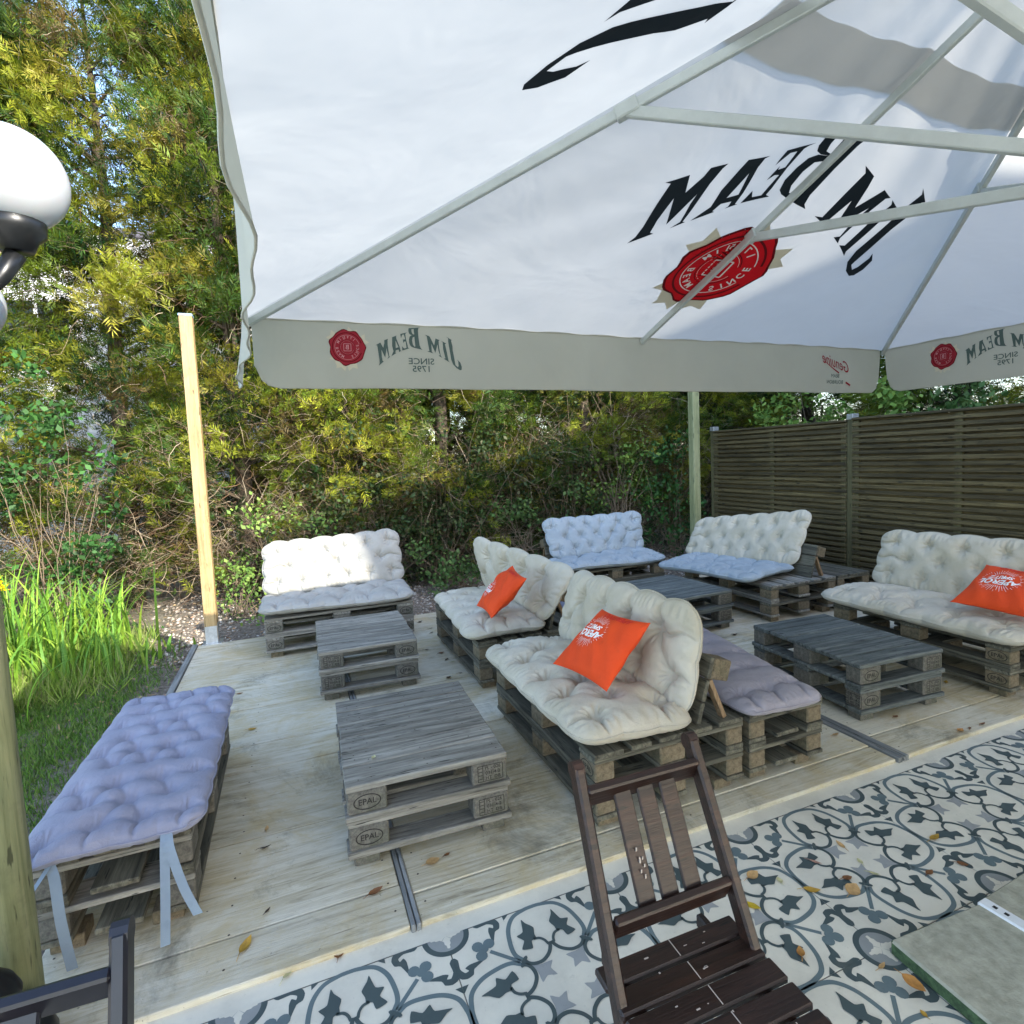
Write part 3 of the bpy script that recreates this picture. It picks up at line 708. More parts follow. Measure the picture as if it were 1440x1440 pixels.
# orange pillows
T_AP = text_geo('APEROL', 1.0, .25, .035); T_SP = text_geo('SPRITZ', 1.0, .25, .025); T_AV = text_geo('APERITIVO', 1.0, 0, .03)
def pillow(c, label, T_=.12, seed=1, crumple=0.0, tc=(.5,.5), ts=.42, rot=0.0, n=60):
    """c corners: image order TL, TR, BR, BL; print reads upside down"""
    C = [np.array(p, float) for p in c]; r = np.random.default_rng(seed)
    nrm = np.cross(C[1]-C[0], C[0]-C[3]); nrm /= np.linalg.norm(nrm)
    if nrm @ (np.array([0,0,1.46])-C[0]) < 0: nrm = -nrm
    ph = r.uniform(0, 6.28, 6)
    def surf(u, v, sgn=1, off=0.0):
        u = np.asarray(u, float); v = np.asarray(v, float)
        a, b = 2*u-1, 2*v-1
        pin = .045  # edges curve in between corners
        uu = u - pin*a*(1-b**2)*np.abs(a)**2; vv = v - pin*b*(1-a**2)*np.abs(b)**2
        P = (C[0]*((1-uu)*(1-vv))[...,None] + C[1]*(uu*(1-vv))[...,None] + C[2]*(uu*vv)[...,None] + C[3]*((1-uu)*vv)[...,None])
        h = T_/2*np.clip(1-a**2, 0, 1)**.5*np.clip(1-b**2, 0, 1)**.5
        w = .004*np.sin(9*u+4*v+ph[0])*np.sin(13*v-3*u+ph[1]) + .003*np.sin(26*u-9*v+ph[2]+2*np.sin(6*v))
        w = w + crumple*(.6*np.sin(8*(u+v)+ph[3]+1.5*np.sin(5*u)) + .5*np.abs(np.sin(7*v-4*u+ph[4])))
        wgt = np.clip(1-a**2,0,1)**.35*np.clip(1-b**2,0,1)**.35
        return P + nrm*((sgn*h + w*wgt)+off)[...,None]
    t = np.linspace(0, 1, n); U, V = np.meshgrid(t, t, indexing='ij')
    top, bot = surf(U, V, 1), surf(U, V, -1); V1 = np.concatenate([top.reshape(-1,3), bot.reshape(-1,3)])
    ii, jj = np.meshgrid(np.arange(n-1), np.arange(n-1), indexing='ij'); k = (ii*n+jj).ravel()
    o = np_mesh('throw_pillow', V1, np.concatenate([np.stack([k,k+n,k+n+1,k+1],1), np.stack([k,k+1,k+n+1,k+n],1)+n*n]), M['orange'], None, True)
    tag(o, label, 'pillow', 'orange throw pillows with a white printed sunburst')
    s_ = min(np.linalg.norm(C[1]-C[0]), np.linalg.norm(C[3]-C[0])); Lu = np.linalg.norm(C[1]-C[0]); Lv = np.linalg.norm(C[3]-C[0])
    def mapper(px_, py_):    # text plane (m) -> u,v ; upside down
        x, y = -px_, py_
        cx, sx = math.cos(rot), math.sin(rot); x, y = x*cx-y*sx, x*sx+y*cx
        return tc[0] + x/Lu, tc[1] + y/Lv
    mb = MB()
    def poly(pts, fs, mi=0, off=.0022):
        uv = [mapper(*p) for p in pts]; P = surf(np.array([q[0] for q in uv]), np.array([q[1] for q in uv]), 1, off)
        mb.add([tuple(p) for p in P], fs, mi)
    S = ts*s_
    for T_x, sc_, oy in ((T_AP, .27, .09), (T_SP, .20, -.12)):
        poly([(x*sc_*S, y*sc_*S + oy*S) for x, y in T_x[0]], T_x[1])
    # rays
    for k in range(44):
        a = 2*math.pi*k/44; ca, sa = math.cos(a), math.sin(a)
        inner = .36 if abs(ca) > .75 else (.27 + .07*abs(ca)); outer = .50 + .05*(k % 2)
        if abs(ca) > .75: inner = .46
        if outer - inner < .03: continue
        w_ = .007
        poly([(S*(inner*ca-w_*sa), S*(inner*sa+w_*ca)), (S*(inner*ca+w_*sa), S*(inner*sa-w_*ca)), (S*(outer*ca+w_*.4*sa), S*(outer*sa-w_*.4*ca)), (S*(outer*ca-w_*.4*sa), S*(outer*sa+w_*.4*ca))], [(0,1,2,3)])
    mb.build('printed_sunburst', M['whiteprint'], o)
    mb = MB(); rr, tt = rot, tc; rot = rot+math.radians(2); tc = (.55, .09)
    poly([(x*.24*S, y*.24*S) for x, y in T_AV[0]], T_AV[1], 0, .002)
    mb.build('printed_word', M['redprint'], o)
    return o
pillow([(1.36,2.38,.715),(1.37,1.99,.745),(1.165,2.02,.475),(1.105,2.42,.475)], 'smooth orange pillow on the cream sofa in the middle, one corner pointing down', .11, 3, 0, (.36,.40), .50)
pillow([(1.40,3.67,.715),(1.38,3.37,.68),(1.10,3.30,.475),(1.12,3.66,.47)], 'crumpled orange pillow slumped against the cream cushion further back', .13, 5, .014, (.30,.62), .45)
pillow([(4.08,2.23,.66),(4.00,1.80,.665),(3.68,1.74,.47),(3.69,2.21,.475)], 'orange pillow cut by the right edge of the picture', .10, 9, .002, (.42,.45), .50)

# ------------------------------------------------------------------ parasol
A_ = np.array((-.127, 2.720, 2.10)); B_ = np.array((3.874, 2.785, 2.10)); C_ = np.array((3.92, -1.22, 2.10)); D_ = np.array((-.01, -1.28, 2.10))
PK = np.array((1.908, .623, 2.884)); PC = (PK[0], PK[1])
corn = [A_, B_, C_, D_]; mids = [(A_+B_)/2, np.array((3.95,.80,2.10)), (C_+D_)/2, np.array((-.052,.75,2.10))]
par = tag(empty('parasol', (PC[0], PC[1], TZ)), 'large white square parasol with black lettering and a red seal overhead', 'parasol')
def pz(v): return (v[0]-PC[0], v[1]-PC[1], v[2]-TZ)
FT = .72      # main cloth ends here, the vent cap overlaps it
def edgepos(k, s):
    a, b, mm = corn[k], corn[(k+1) % 4], mids[k]
    s = np.asarray(s, float)[..., None]
    e = np.where(s < .5, a + (mm-a)*(s*2), mm + (b-mm)*(s*2-1))
    inw = (PK-mm); inw = inw*np.array([1,1,0]); inw /= np.linalg.norm(inw)
    return e + inw*((.008 if k == 3 else .03)*np.abs(np.sin(s*2*np.pi)))      # scalloped between rib tips
def fab(k, s, t, off=0.0):
    s = np.asarray(s, float); t = np.asarray(t, float)
    E = edgepos(k, s); P = E + (PK-E)*t[..., None]
    sag = .045*np.abs(np.sin(s*2*np.pi))*np.sin(np.clip(t,0,1)*np.pi) + .012*np.sin(t*np.pi)
    wr = .004*np.sin(s*38+3*np.sin(t*9+k))*np.sin(t*np.pi)**.5 + .006*np.sin((s*9+t*7)+k*1.7)*np.sin(t*np.pi)
    wr = wr + .004*np.sin(s*90)*np.exp(-t/.03)
    wr = wr*np.clip(np.minimum(s, 1-s)*10, 0, 1)
    P = P.copy(); P[..., 2] += -sag + wr + off
    return P
for k in range(4):
    ns, ntt = 90, 56
    S_, T2 = np.meshgrid(np.linspace(0,1,ns), np.linspace(0,FT,ntt), indexing='ij')
    P = fab(k, S_, T2); P = P - np.array([PC[0], PC[1], TZ])
    ii, jj = np.meshgrid(np.arange(ns-1), np.arange(ntt-1), indexing='ij'); q = (ii*ntt+jj).ravel()
    np_mesh('canopy_panel', P.reshape(-1,3), np.stack([q, q+1, q+ntt+1, q+ntt], 1), M['canopy'], par, True)
    # vent cap above, overlapping the main cloth
    S_, T2 = np.meshgrid(np.linspace(0,1,60), np.linspace(.656,1,24), indexing='ij')
    P = fab(k, S_, T2, 0); P[..., 2] += .005; P = P - np.array([PC[0], PC[1], TZ])
    ii, jj = np.meshgrid(np.arange(59), np.arange(23), indexing='ij'); q = (ii*24+jj).ravel()
    np_mesh('vent_cap', P.reshape(-1,3), np.stack([q, q+1, q+25, q+24], 1), M['canopy'], par, True)
    # seam hem along the eave
    # valance
    a, b = corn[k], corn[(k+1)%4]; outw = np.cross((b-a)/np.linalg.norm(b-a), [0,0,1.]); 
    if outw @ (mids[k]-PK) < 0: outw = -outw
    nv_ = 16; s0 = np.linspace(0, 1, 160); drop = .292 if k != 3 else .31
    L = np.linalg.norm(b-a); e = s0*L; rr = .10; dd = np.minimum(e, L-e); inset = .005
    low = np.where(dd < rr, drop - rr + np.sqrt(np.clip(rr**2-(rr-np.clip(dd,0,rr))**2, 0, None)), drop)
    s_in = s0*(1-2*inset)+inset
    E = edgepos(k, s_in)
    V = []
    for j in range(nv_):
        f = j/(nv_-1); q = E.copy(); q[:, 2] -= f*low; fl = f**1.3
        q += outw*(.012*fl + .010*fl*np.sin(s0*31+k*2) + .006*fl*np.sin(s0*77+1) + (.035*fl*np.sin(s0*6.5+1.1) if k == 3 else .0))[:, None]
        V.append(q - np.array([PC[0], PC[1], TZ]))
    V = np.stack(V, 1); ii, jj = np.meshgrid(np.arange(159), np.arange(nv_-1), indexing='ij'); q = (ii*nv_+jj).ravel()
    vo = np_mesh('valance', V.reshape(-1,3), np.stack([q, q+nv_, q+nv_+1, q+1], 1), M['valance'], par, True)
    hm = MB(); Pd = np.array([PC[0], PC[1], TZ])
    hm.tube([tuple(p) for p in (E[::2] - Pd)], .0045, 5, 0, False); hm.tube([tuple(p + outw*.001) for p in V[::2, -1]], .0030, 5, 0, False)
    hm.build('hem', M['valance'], vo, True)
    # ribs below the cloth
    for c, kk in ((corn[k], .563), (mids[k], .385)):
        mb = MB(); tip = c + (PK-c)*.004; kn = c + (PK-c)*kk; dz = np.array([0,0,-.030])
        mb.beam(pz(tip+dz*.9), pz(kn+dz*1.5), .020, .030, 0, (0,0,1), .003); mb.beam(pz(kn+dz*1.5), pz(PK+dz*2), .020, .030, 0, (0,0,1), .003)
        mb.beam(pz(kn+dz*1.5-(PK-c)*.012), pz(kn+dz*1.5+(PK-c)*.012), .034, .042, 0, (0,0,1), .004)
        rb = mb.build('rib', M['alu'], par)
        mb = MB(); hub = np.array([PK[0], PK[1], 2.06]); dr = (kn-hub)*np.array([1,1,0]); dr /= np.linalg.norm(dr)
        mb.beam(pz(kn+dz*1.7), pz(hub+dr*.07), .020, .034, 0, (0,0,1), .003); mb.build('strut', M['alu'], par)
mb = MB(); mb.tube([(0,0,.02),(0,0,2.86)], .032, 20); mb.build('pole', M['alu'], par, True)
mb = MB(); mb.lathe([(.0,-.05),(.05,-.05),(.085,-.03),(.085,.03),(.05,.05),(0,.05)], (0,0,2.06-TZ), 20); mb.build('hub', M['alu'], par, True)

# lettering, outlines in panel metres (x along the eave from its middle, y up the slope); seen from below it reads mirrored
LETTERS = [
[[(-0.6, 1.069), (-0.575, 1.068), (-0.562, 0.938), (-0.554, 0.855), (-0.554, 0.796), (-0.568, 0.755), (-0.487, 0.825), (-0.505, 0.829), (-0.515, 0.895), (-0.514, 1.002), (-0.463, 0.88), (-0.433, 1.035), (-0.43, 0.993), (-0.41, 0.9), (-0.433, 0.86), (-0.385, 0.9), (-0.399, 0.902), (-0.404, 0.966), (-0.414, 1.086), (-0.412, 1.153), (-0.405, 1.176), (-0.462, 1.151), (-0.463, 1.11), (-0.485, 1.034), (-0.525, 1.114)]],
[[(-0.263, 1.232), (-0.337, 1.203), (-0.34, 1.168), (-0.345, 1.067), (-0.328, 0.987), (-0.366, 0.908), (-0.286, 0.958), (-0.299, 0.963), (-0.291, 1.003), (-0.248, 1.015), (-0.239, 0.987), (-0.248, 0.974), (-0.2, 0.997), (-0.214, 0.998), (-0.229, 1.061), (-0.272, 1.181), (-0.275, 1.219)], [(-0.288, 1.153), (-0.246, 1.052), (-0.29, 1.035)]],
[[(-0.094, 1.288), (-0.207, 1.258), (-0.204, 1.222), (-0.198, 1.192), (-0.179, 1.246), (-0.151, 1.252), (-0.134, 1.181), (-0.16, 1.17), (-0.169, 1.188), (-0.169, 1.157), (-0.167, 1.119), (-0.15, 1.144), (-0.128, 1.144), (-0.119, 1.044), (-0.159, 1.034), (-0.189, 1.069), (-0.189, 1.002), (-0.073, 1.041), (-0.097, 1.048), (-0.099, 1.08), (-0.121, 1.178), (-0.128, 1.262), (-0.115, 1.276)]],
[[(0.114, 1.371), (0.01, 1.361), (0.025, 1.252), (0.027, 1.224), (0.033, 1.062), (0.026, 1.045), (0.139, 1.023), (0.113, 1.044), (0.094, 1.09), (0.08, 1.217), (0.077, 1.318), (0.084, 1.357)]],
[[(0.011, 1.362), (-0.071, 1.354), (-0.077, 1.315), (-0.071, 1.279), (-0.053, 1.256), (-0.021, 1.246), (0.026, 1.253)], [(0.007, 1.346), (-0.029, 1.335), (-0.025, 1.294), (-0.01, 1.262), (0.014, 1.259)]],
[[(0.026, 1.253), (-0.031, 1.244), (-0.061, 1.224), (-0.073, 1.181), (-0.073, 1.122), (-0.052, 1.076), (-0.024, 1.058), (0.026, 1.045), (0.034, 1.063), (0.028, 1.225)], [(0.014, 1.225), (-0.013, 1.211), (-0.025, 1.167), (-0.015, 1.102), (0.006, 1.07), (0.024, 1.071)]],
[[(0.184, 1.264), (0.215, 1.238), (0.228, 1.141), (0.248, 1.008), (0.213, 1.002), (0.308, 0.971), (0.286, 1.0), (0.285, 1.119), (0.345, 0.98), (0.385, 1.117), (0.398, 1.012), (0.42, 0.947), (0.396, 0.935), (0.458, 0.904), (0.432, 0.937), (0.418, 1.012), (0.407, 1.107), (0.407, 1.176), (0.426, 1.184), (0.357, 1.21), (0.329, 1.098), (0.283, 1.196), (0.258, 1.241)]],
[[(0.448, 1.176), (0.533, 1.137), (0.511, 1.126), (0.539, 0.986), (0.559, 0.863), (0.58, 0.834), (0.478, 0.894), (0.509, 0.897), (0.477, 1.04), (0.473, 1.153)]],
[[(0.534, 1.248), (0.632, 1.193), (0.615, 1.187), (0.637, 1.098), (0.639, 1.03), (0.659, 0.913), (0.674, 0.819), (0.68, 0.793), (0.722, 0.762), (0.732, 0.787), (0.727, 0.854), (0.709, 0.886), (0.763, 0.842), (0.788, 0.772), (0.784, 0.723), (0.758, 0.715), (0.695, 0.749), (0.638, 0.805), (0.607, 0.879), (0.594, 0.976), (0.577, 1.087), (0.567, 1.164), (0.567, 1.221)]],
]
def tess(loops):
    P = [p for l in loops for p in l]; return P, [tuple(t) for t in tessellate_polygon([[Vector((p[0], p[1], 0)) for p in l] for l in loops])]
GT = [tess(l) for l in LETTERS]
def subdiv(P, F, maxe):
    P = [np.array(p, float) for p in P]; F = [list(f) for f in F]
    for _ in range(4):
        NF = []; ch = False
        for f in F:
            if len(f) > 3:
                for i in range(1, len(f)-1): NF.append([f[0], f[i], f[i+1]])
                ch = True; continue
            a, b, c = f; L = [np.linalg.norm(P[a]-P[b]), np.linalg.norm(P[b]-P[c]), np.linalg.norm(P[c]-P[a])]
            if max(L) <= maxe: NF.append(f); continue
            ch = True; i = int(np.argmax(L)); x, y, z = [(a,b,c),(b,c,a),(c,a,b)][i]
            P.append((P[x]+P[y])/2); n_ = len(P)-1; NF += [[x, n_, z], [n_, y, z]]
        F = NF
        if not ch: break
    return P, F
def blob(c, r, amp, n=44, sd=0, f=7): return [(c[0]+(r*(1+amp*math.sin(f*t+sd)+amp*.6*math.sin(11*t+sd*2)))*math.cos(t), c[1]+(r*(1+amp*math.sin(f*t+sd)+amp*.6*math.sin(11*t+sd*2)))*math.sin(t)) for t in np.linspace(0, 2*math.pi, n, endpoint=False)]
def fan(n): return [(0, i, i+1) for i in range(1, n-1)]
def annulus(c, r0, r1, n=40, a0=0, a1=2*math.pi):
    P = []; F = []
    for i in range(n+1):
        t = a0+(a1-a0)*i/n; P += [(c[0]+r0*math.cos(t), c[1]+r0*math.sin(t)), (c[0]+r1*math.cos(t), c[1]+r1*math.sin(t))]
    for i in range(n): F.append((2*i, 2*i+1, 2*i+3, 2*i+2))
    return P, F
chars = {c: text_geo(c, 1.0, 0, .02) for c in 'JIMBEASNC1795'}
def seal_geo(c, r):
    """list of (mat, layer, P, F); mats: 0 red 1 dark 2 pale 3 ribbon. coordinates already mirrored"""
    out = []
    for a, l in ((-1.9,1.32),(-1.35,1.30),(-2.35,1.18),(.45,1.25),(2.5,1.25),(1.25,1.15)):
        d = np.array((math.cos(a), math.sin(a))); n_ = np.array((-d[1], d[0])); c0 = np.array(c)
        P = [c0+n_*.28*r, c0+d*l*r+n_*.26*r, c0+d*(l-.14)*r, c0+d*l*r-n_*.26*r, c0-n_*.28*r]; out.append((3, 0, P, [(0,1,2),(0,2,4),(2,3,4)]))
    P = blob(c, r, .045, 48, 1); out.append((1, 1, P, fan(48)))
    P = blob(c, r*.95, .040, 48, 1.1); out.append((0, 2, P, fan(48)))
    for rr, w_, m_ in ((.84,.05,1),(.70,.03,2),(.43,.045,1),(.38,.02,2)): 
        p, f = annulus(c, rr*r*(1-w_), rr*r, 40, .3, 5.9); out.append((m_, 3, p, f))
    word = 'JIM BEAM  SINCE 1795'; 
    for i, ch in enumerate(word):
        if ch == ' ': continue
        t = math.radians(112 + i*18.5)          # mirrored: goes the other way round
        ux = np.array((-math.sin(t), math.cos(t))); uy = np.array((math.cos(t), math.sin(t)))
        vs, fs = chars[ch]; P = [np.array(c) + uy*(.565*r) + ux*(x*.20*r) + uy*(y*.20*r) for x, y in vs]; out.append((2, 4, P, fs))
    vs, fs = chars['B']; P = [np.array(c)+np.array((-x*.36*r, y*.36*r)) for x, y in vs]; out.append((2, 4, P, fs))
    for (x0,y0,x1,y1) in ((-.2,-.2,.2,-.2),(.2,-.2,.2,.2),(.2,.2,-.2,.2),(-.2,.2,-.2,-.2)):
        q = stroke([(c[0]+x0*r, c[1]+y0*r), (c[0]+x1*r, c[1]+y1*r)], .03*r); out.append((2, 4, q[0], [(0,1,2,3)]))
    return out
SLOPE = 2.2697
for k in range(4):
    # panel plane coordinates: x along the edge from its middle, y up the slope (metres)
    Lh = np.linalg.norm(corn[(k+1)%4]-corn[k])/2
    def place(P, lay):
        P = np.array(P); y = P[:,1]/SLOPE; x = P[:,0]
        peak_off = (PK-mids[k]) @ ((corn[(k+1)%4]-corn[k])/(2*Lh))
        s = .5 + (x - peak_off*y)/(2*Lh)/np.maximum(1-y, .05)
        Q = fab(k, np.clip(s,0,1), y, -.004-.0015*lay); return Q - np.array([PC[0], PC[1], TZ])
    mb = MB()
    for P, F in GT:
        P2, F2 = subdiv(P, F, .06); mb.add(place([(x - (.275 if k == 3 else 0), y) for x, y in P2], 0), [tuple(f) for f in F2])
    mb.build('printed_lettering', M['ink'], par)
    mb = MB()
    for m_, lay, P, F in seal_geo((.02 - (.30 if k == 3 else 0),.625), .255):
        P2, F2 = subdiv(P, F, .07); mb.add(place(P2, lay), [tuple(f) for f in F2], m_)
    mb.build('printed_seal', [M['seal_red'], M['seal_dark'], M['seal_pale'], M['ribbon']], par)
    # valance prints
    a, b = corn[k], corn[(k+1)%4]; L = np.linalg.norm(b-a); outw = np.cross((b-a)/L, [0,0,1.])
    if outw @ (mids[k]-PK) < 0: outw = -outw
    def vplace(P, lay):
        P = np.array(P); s_out = P[:,0]/L; E = edgepos(k, s_out); s0 = (s_out-.005)/.99
        f = -P[:,1]/.292; fl = np.clip(f,0,1)**1.3
        E[:,2] += P[:,1]; E += outw*(.012*fl + .010*fl*np.sin(s0*31+k*2) + .006*fl*np.sin(s0*77+1) + (.035*fl*np.sin(s0*6.5+1.1) if k == 3 else 0) - .0025 - .0008*lay)[:,None]
        return E - np.array([PC[0], PC[1], TZ])
    mb = MB()
    for P, F in GT:
        P2, F2 = subdiv([(.709 + p[0]*.294, -.108 + (p[1]-1.04)*.294) for p in P], F, .03)
        mb.add(vplace(P2, 0), [tuple(f) for f in F2])
    for txt, yy, sz in (('SINCE', -.168, .040), ('1795', -.203, .040)):
        vs, fs = text_geo(txt, 1.0, 0, .01); mb.add(vplace([(.742-x*sz*1.15, yy+y*sz) for x, y in vs], 0), fs)
    mb.build('printed_lettering', M['ink_soft'], par); mb = MB()
    vs, fs = text_geo('BEAM', 1.0, 0, 0); mb.add(vplace([(L-.475-x*.034, -.185+y*.034) for x, y in vs], 0), fs)
    vs, fs = text_geo('BOURBON', 1.0, 0, 0); mb.add(vplace([(L-.475-x*.034, -.225+y*.034) for x, y in vs], 0), fs)
    mb.build('printed_small_words', M['ink_soft'], par)
    mb = MB()
    for m_, lay, P, F in seal_geo((.408,-.112), .078):
        P2, F2 = subdiv(P, F, .03); mb.add(vplace(P2, lay), [tuple(f) for f in F2], m_)
    mb.build('printed_seal', [M['seal_soft'], M['seal_dark'], M['pink'], M['ribbon']], par); mb = MB()
    vs, fs = text_geo('Genuine', 1.0, .45, .0); mb.add(vplace([(L-.470-x*.078, -.105+y*.095-(x*.078)*-.25) for x, y in vs], 1), fs, 0)
    for q in stroke([(L-.33,-.245),(L-.37,-.225)], .012) + stroke([(L-.44,-.165),(L-.52,-.128),(L-.60,-.085)], [.010,.006,.002]): mb.add(vplace(q, 1), [(0,1,2,3)], 0)
    mb.build('printed_script', [M['seal_soft'], M['seal_dark'], M['pink'], M['ribbon']], par)
p2 = copy_tree(par); p2.location = (PC[0]+1.25, PC[1]-4.13, TZ); p2['label'] = 'unseen second white parasol added behind the camera to shade the tiles'  # unseen copy added to keep sun patches off the tiles
LEAVES = [
(1.399,1.461,-0.020,0.055,0.20,'tan','tan leaf on a printed tile leaf just right of the brown chair back',0.30,0.70),
(1.464,1.405,-0.020,0.028,1.20,'cream','small cream leaf right of the brown chair, beside the tan one',0.30,0.80),
(1.299,1.358,-0.020,0.055,-1.10,'yellow','bright yellow leaf lying closest to the brown chair seat',0.20,0.50),
(1.524,1.327,-0.020,0.055,-0.60,'gold','glossy gold leaf with brown rim on the tile seam',0.40,0.45),
(1.676,1.316,-0.020,0.036,-0.30,'brown','brown leaf touching the large tan leaf on the tiles',0.40,0.70),
(1.648,1.273,-0.020,0.060,0.30,'tan','largest tan leaf in the middle of the tiles',0.20,0.85),
(1.296,1.167,-0.020,0.042,0.90,'orange','rusty leaf right of the chair seat',0.40,0.60),
(1.803,1.443,-0.020,0.042,1.50,'tan','pale tan leaf in the circle nearest the grey tulips',0.30,0.45),
(1.789,1.355,-0.020,0.030,1.20,'cream','tiny beige leaf between grey tulip prints',0.20,0.60),
(1.776,1.292,-0.020,0.036,-0.90,'cream','pale crumpled leaf right of the large tan leaf',0.40,0.50),
(1.646,1.418,-0.020,0.042,-0.80,'pinkish','pinkish tan sliver on a dark printed leaf',0.20,0.35),
(2.145,1.324,-0.020,0.055,0.10,'gold','yellow-brown leaf on the far tiles at the right',0.30,0.50),
(2.090,1.197,-0.020,0.036,-0.80,'brown','dark red-brown leaf above the right-hand medallion',0.30,0.70),
(1.949,1.218,-0.020,0.036,0.10,'brown','red-brown leaf on a blue-grey trefoil print',0.30,0.60),
(1.470,0.956,0.000,0.060,-1.40,'orange','orange leaf standing against the mossy slab edge',0.30,0.75),
(1.465,1.041,-0.020,0.034,0.20,'tan','small tan leaf on the medallion beside the slab',0.30,0.40),
(1.431,0.904,-0.020,0.020,1.50,'gold','tiny leaf below the slab edge at the bottom right',0.30,0.70),
(0.180,1.919,0.000,0.055,0.30,'brown','brown curled leaf on the deck left of the joint strips',0.40,0.50),
(0.423,1.745,-0.020,0.070,0.20,'yellow','yellow leaf in the gutter right of the joint strips',0.30,0.45),
(0.522,1.749,-0.020,0.035,0.60,'gold','small yellow leaf further along the gutter',0.30,0.60),
(0.265,1.751,-0.020,0.045,0.40,'orange','orange-brown leaf at the foot of the joint strips',0.40,0.60),
(0.321,1.754,-0.020,0.050,0.10,'pinkish',"pinkish leaf just right of the joint strips' end",0.30,0.60),
(-0.220,1.865,0.000,0.065,1.10,'gold','yellow-brown leaf with a long stalk on the deck near the navy chair',0.40,0.45),
(-0.097,1.728,-0.020,0.050,0.90,'cream','pale yellow folded leaf at the gutter, bottom left',0.50,0.40),
(0.043,1.735,-0.020,0.042,1.40,'brown','round brown leaf half under the deck edge',0.30,0.80),
(0.393,1.982,0.000,0.055,0.20,'tan','square tan leaf on the deck below the nearest table',0.15,0.80),
(0.449,1.993,0.000,0.030,0.50,'brown','brown fleck beside the square tan leaf',0.40,0.50),
(0.720,1.753,-0.020,0.050,0.10,'orange','orange leaf in the gutter left of the brown chair',0.40,0.60),
(-0.180,2.333,0.000,0.045,0.00,'dark','dark curled leaf on the deck right of the lilac bench',0.50,0.35),
(-0.179,2.459,0.000,0.034,1.50,'tan','tan leaf just beyond the dark curled one',0.30,0.50),
(-0.288,3.465,0.000,0.050,0.20,'gold',"yellowish leaf on the deck beside the lilac bench's far half",0.30,0.45),
(-0.392,4.062,0.000,0.045,-0.30,'brown',"brown leaf touching the lilac cushion's far corner",0.30,0.50),
(-0.162,1.989,0.000,0.030,1.00,'dark','black sliver of leaf between the bench and the nearest table',0.20,0.30),
(0.233,2.227,0.314,0.032,1.20,'cream','tiny pale leaf lying on top of the nearest table',0.40,0.60),
(1.022,5.107,0.000,0.045,0.30,'dark','farthest dark leaf between the small table and the crumpled pillow sofa',0.40,0.60),
(1.063,4.861,0.000,0.040,0.00,'dark','dark leaf next to the farthest one behind the small table',0.40,0.40),
(1.040,4.735,0.000,0.040,0.70,'dark','dark leaf in the strewn row right of the small table',0.30,0.40),
(0.982,4.184,0.000,0.050,0.30,'brown','brown leaf at the front foot of the crumpled pillow sofa',0.40,0.50),
(0.985,4.026,0.000,0.045,0.90,'dark','dark leaf in front of the crumpled pillow sofa',0.50,0.50),
(1.015,3.960,0.000,0.045,0.40,'cream','greenish pale leaf beside the crumpled pillow sofa',0.30,0.50),
(0.906,3.671,0.000,0.045,0.80,'dark','crumpled black leaf behind the nearest table',0.60,0.80),
(1.000,3.721,0.000,0.035,0.10,'dark',"small black leaf behind the nearest table's right corner",0.30,0.40),
(0.902,4.319,0.000,0.040,-0.20,'dark','dark leaf at the right side of the small table',0.40,0.50),
(2.907,2.001,0.000,0.045,0.20,'brown','red-brown leaf on the right bay of the deck',0.40,0.60),
(3.043,1.764,0.000,0.050,0.20,'orange','orange leaf at the deck edge far right',0.40,0.60),
(3.105,1.757,0.000,0.030,0.50,'brown','brown scrap beside the orange leaf at the deck edge',0.40,0.60),
(3.208,1.757,0.000,0.050,0.10,'brown','thin brown leaf at the deck edge nearest the right border',0.40,0.35),
(3.167,3.468,0.000,0.060,0.10,'dark','dark leaf in front of the corner sofa',0.50,0.50),
(2.468,2.004,0.000,0.045,0.10,'tan','straw coloured leaf on the deck below the mauve bench',0.40,0.50),
(3.596,2.168,0.000,0.050,0.50,'gold','yellowish leaf under the sofa at the right edge',0.30,0.50),
]

# ------------------------------------------------------------------ posts
t = tag(empty('timber_post', (-.695, 5.42, 0)), 'tall pale new timber post in a metal shoe at the deck\'s back left corner', 'post')
mb = MB(); mb.box(-.048,.048,-.048,.048,.03,2.72,0,None,.004); mb.build('shaft', M['pine'], t)
mb = MB()
for s_ in (-1, 1): mb.box(-.05 if s_ < 0 else .0485, -.0485 if s_ < 0 else .05, -.045, .045, .0, .17); mb.box(-.045,.045,-.0505 if s_ < 0 else .0487, -.0487 if s_ < 0 else .0505, 0, .15)
mb.box(-.075,.075,-.075,.075,-.004,.006); mb.build('metal_shoe', M['galv'], t)
mb = MB(); mb.box(-.052,.052,-.052,.052,2.715,2.735,0,None,.004); mb.build('cap', M['cap'], t)
t = tag(empty('timber_post', (4.42, 5.46, 0)), 'greenish timber post standing behind the deck between the two back sofas', 'post')
mb = MB(); mb.box(-.048,.048,-.048,.048,-.1,2.75,0,None,.008); mb.build('shaft', M['green_post'], t)
mb = MB(); mb.box(-.052,.052,-.052,.052,2.745,2.765,0,None,.004); mb.build('cap', M['cap'], t)
t = tag(empty('timber_post', (-.745, 1.80, -.02)), 'round greenish post at the left edge, in front of the lilac bench', 'post')
mb = MB(); mb.tube([(0,0,-.05),(.001,0,1.2),(0,0,2.75)], [.054,.052,.050], 20); mb.build('shaft', M['green_post'], t, True)

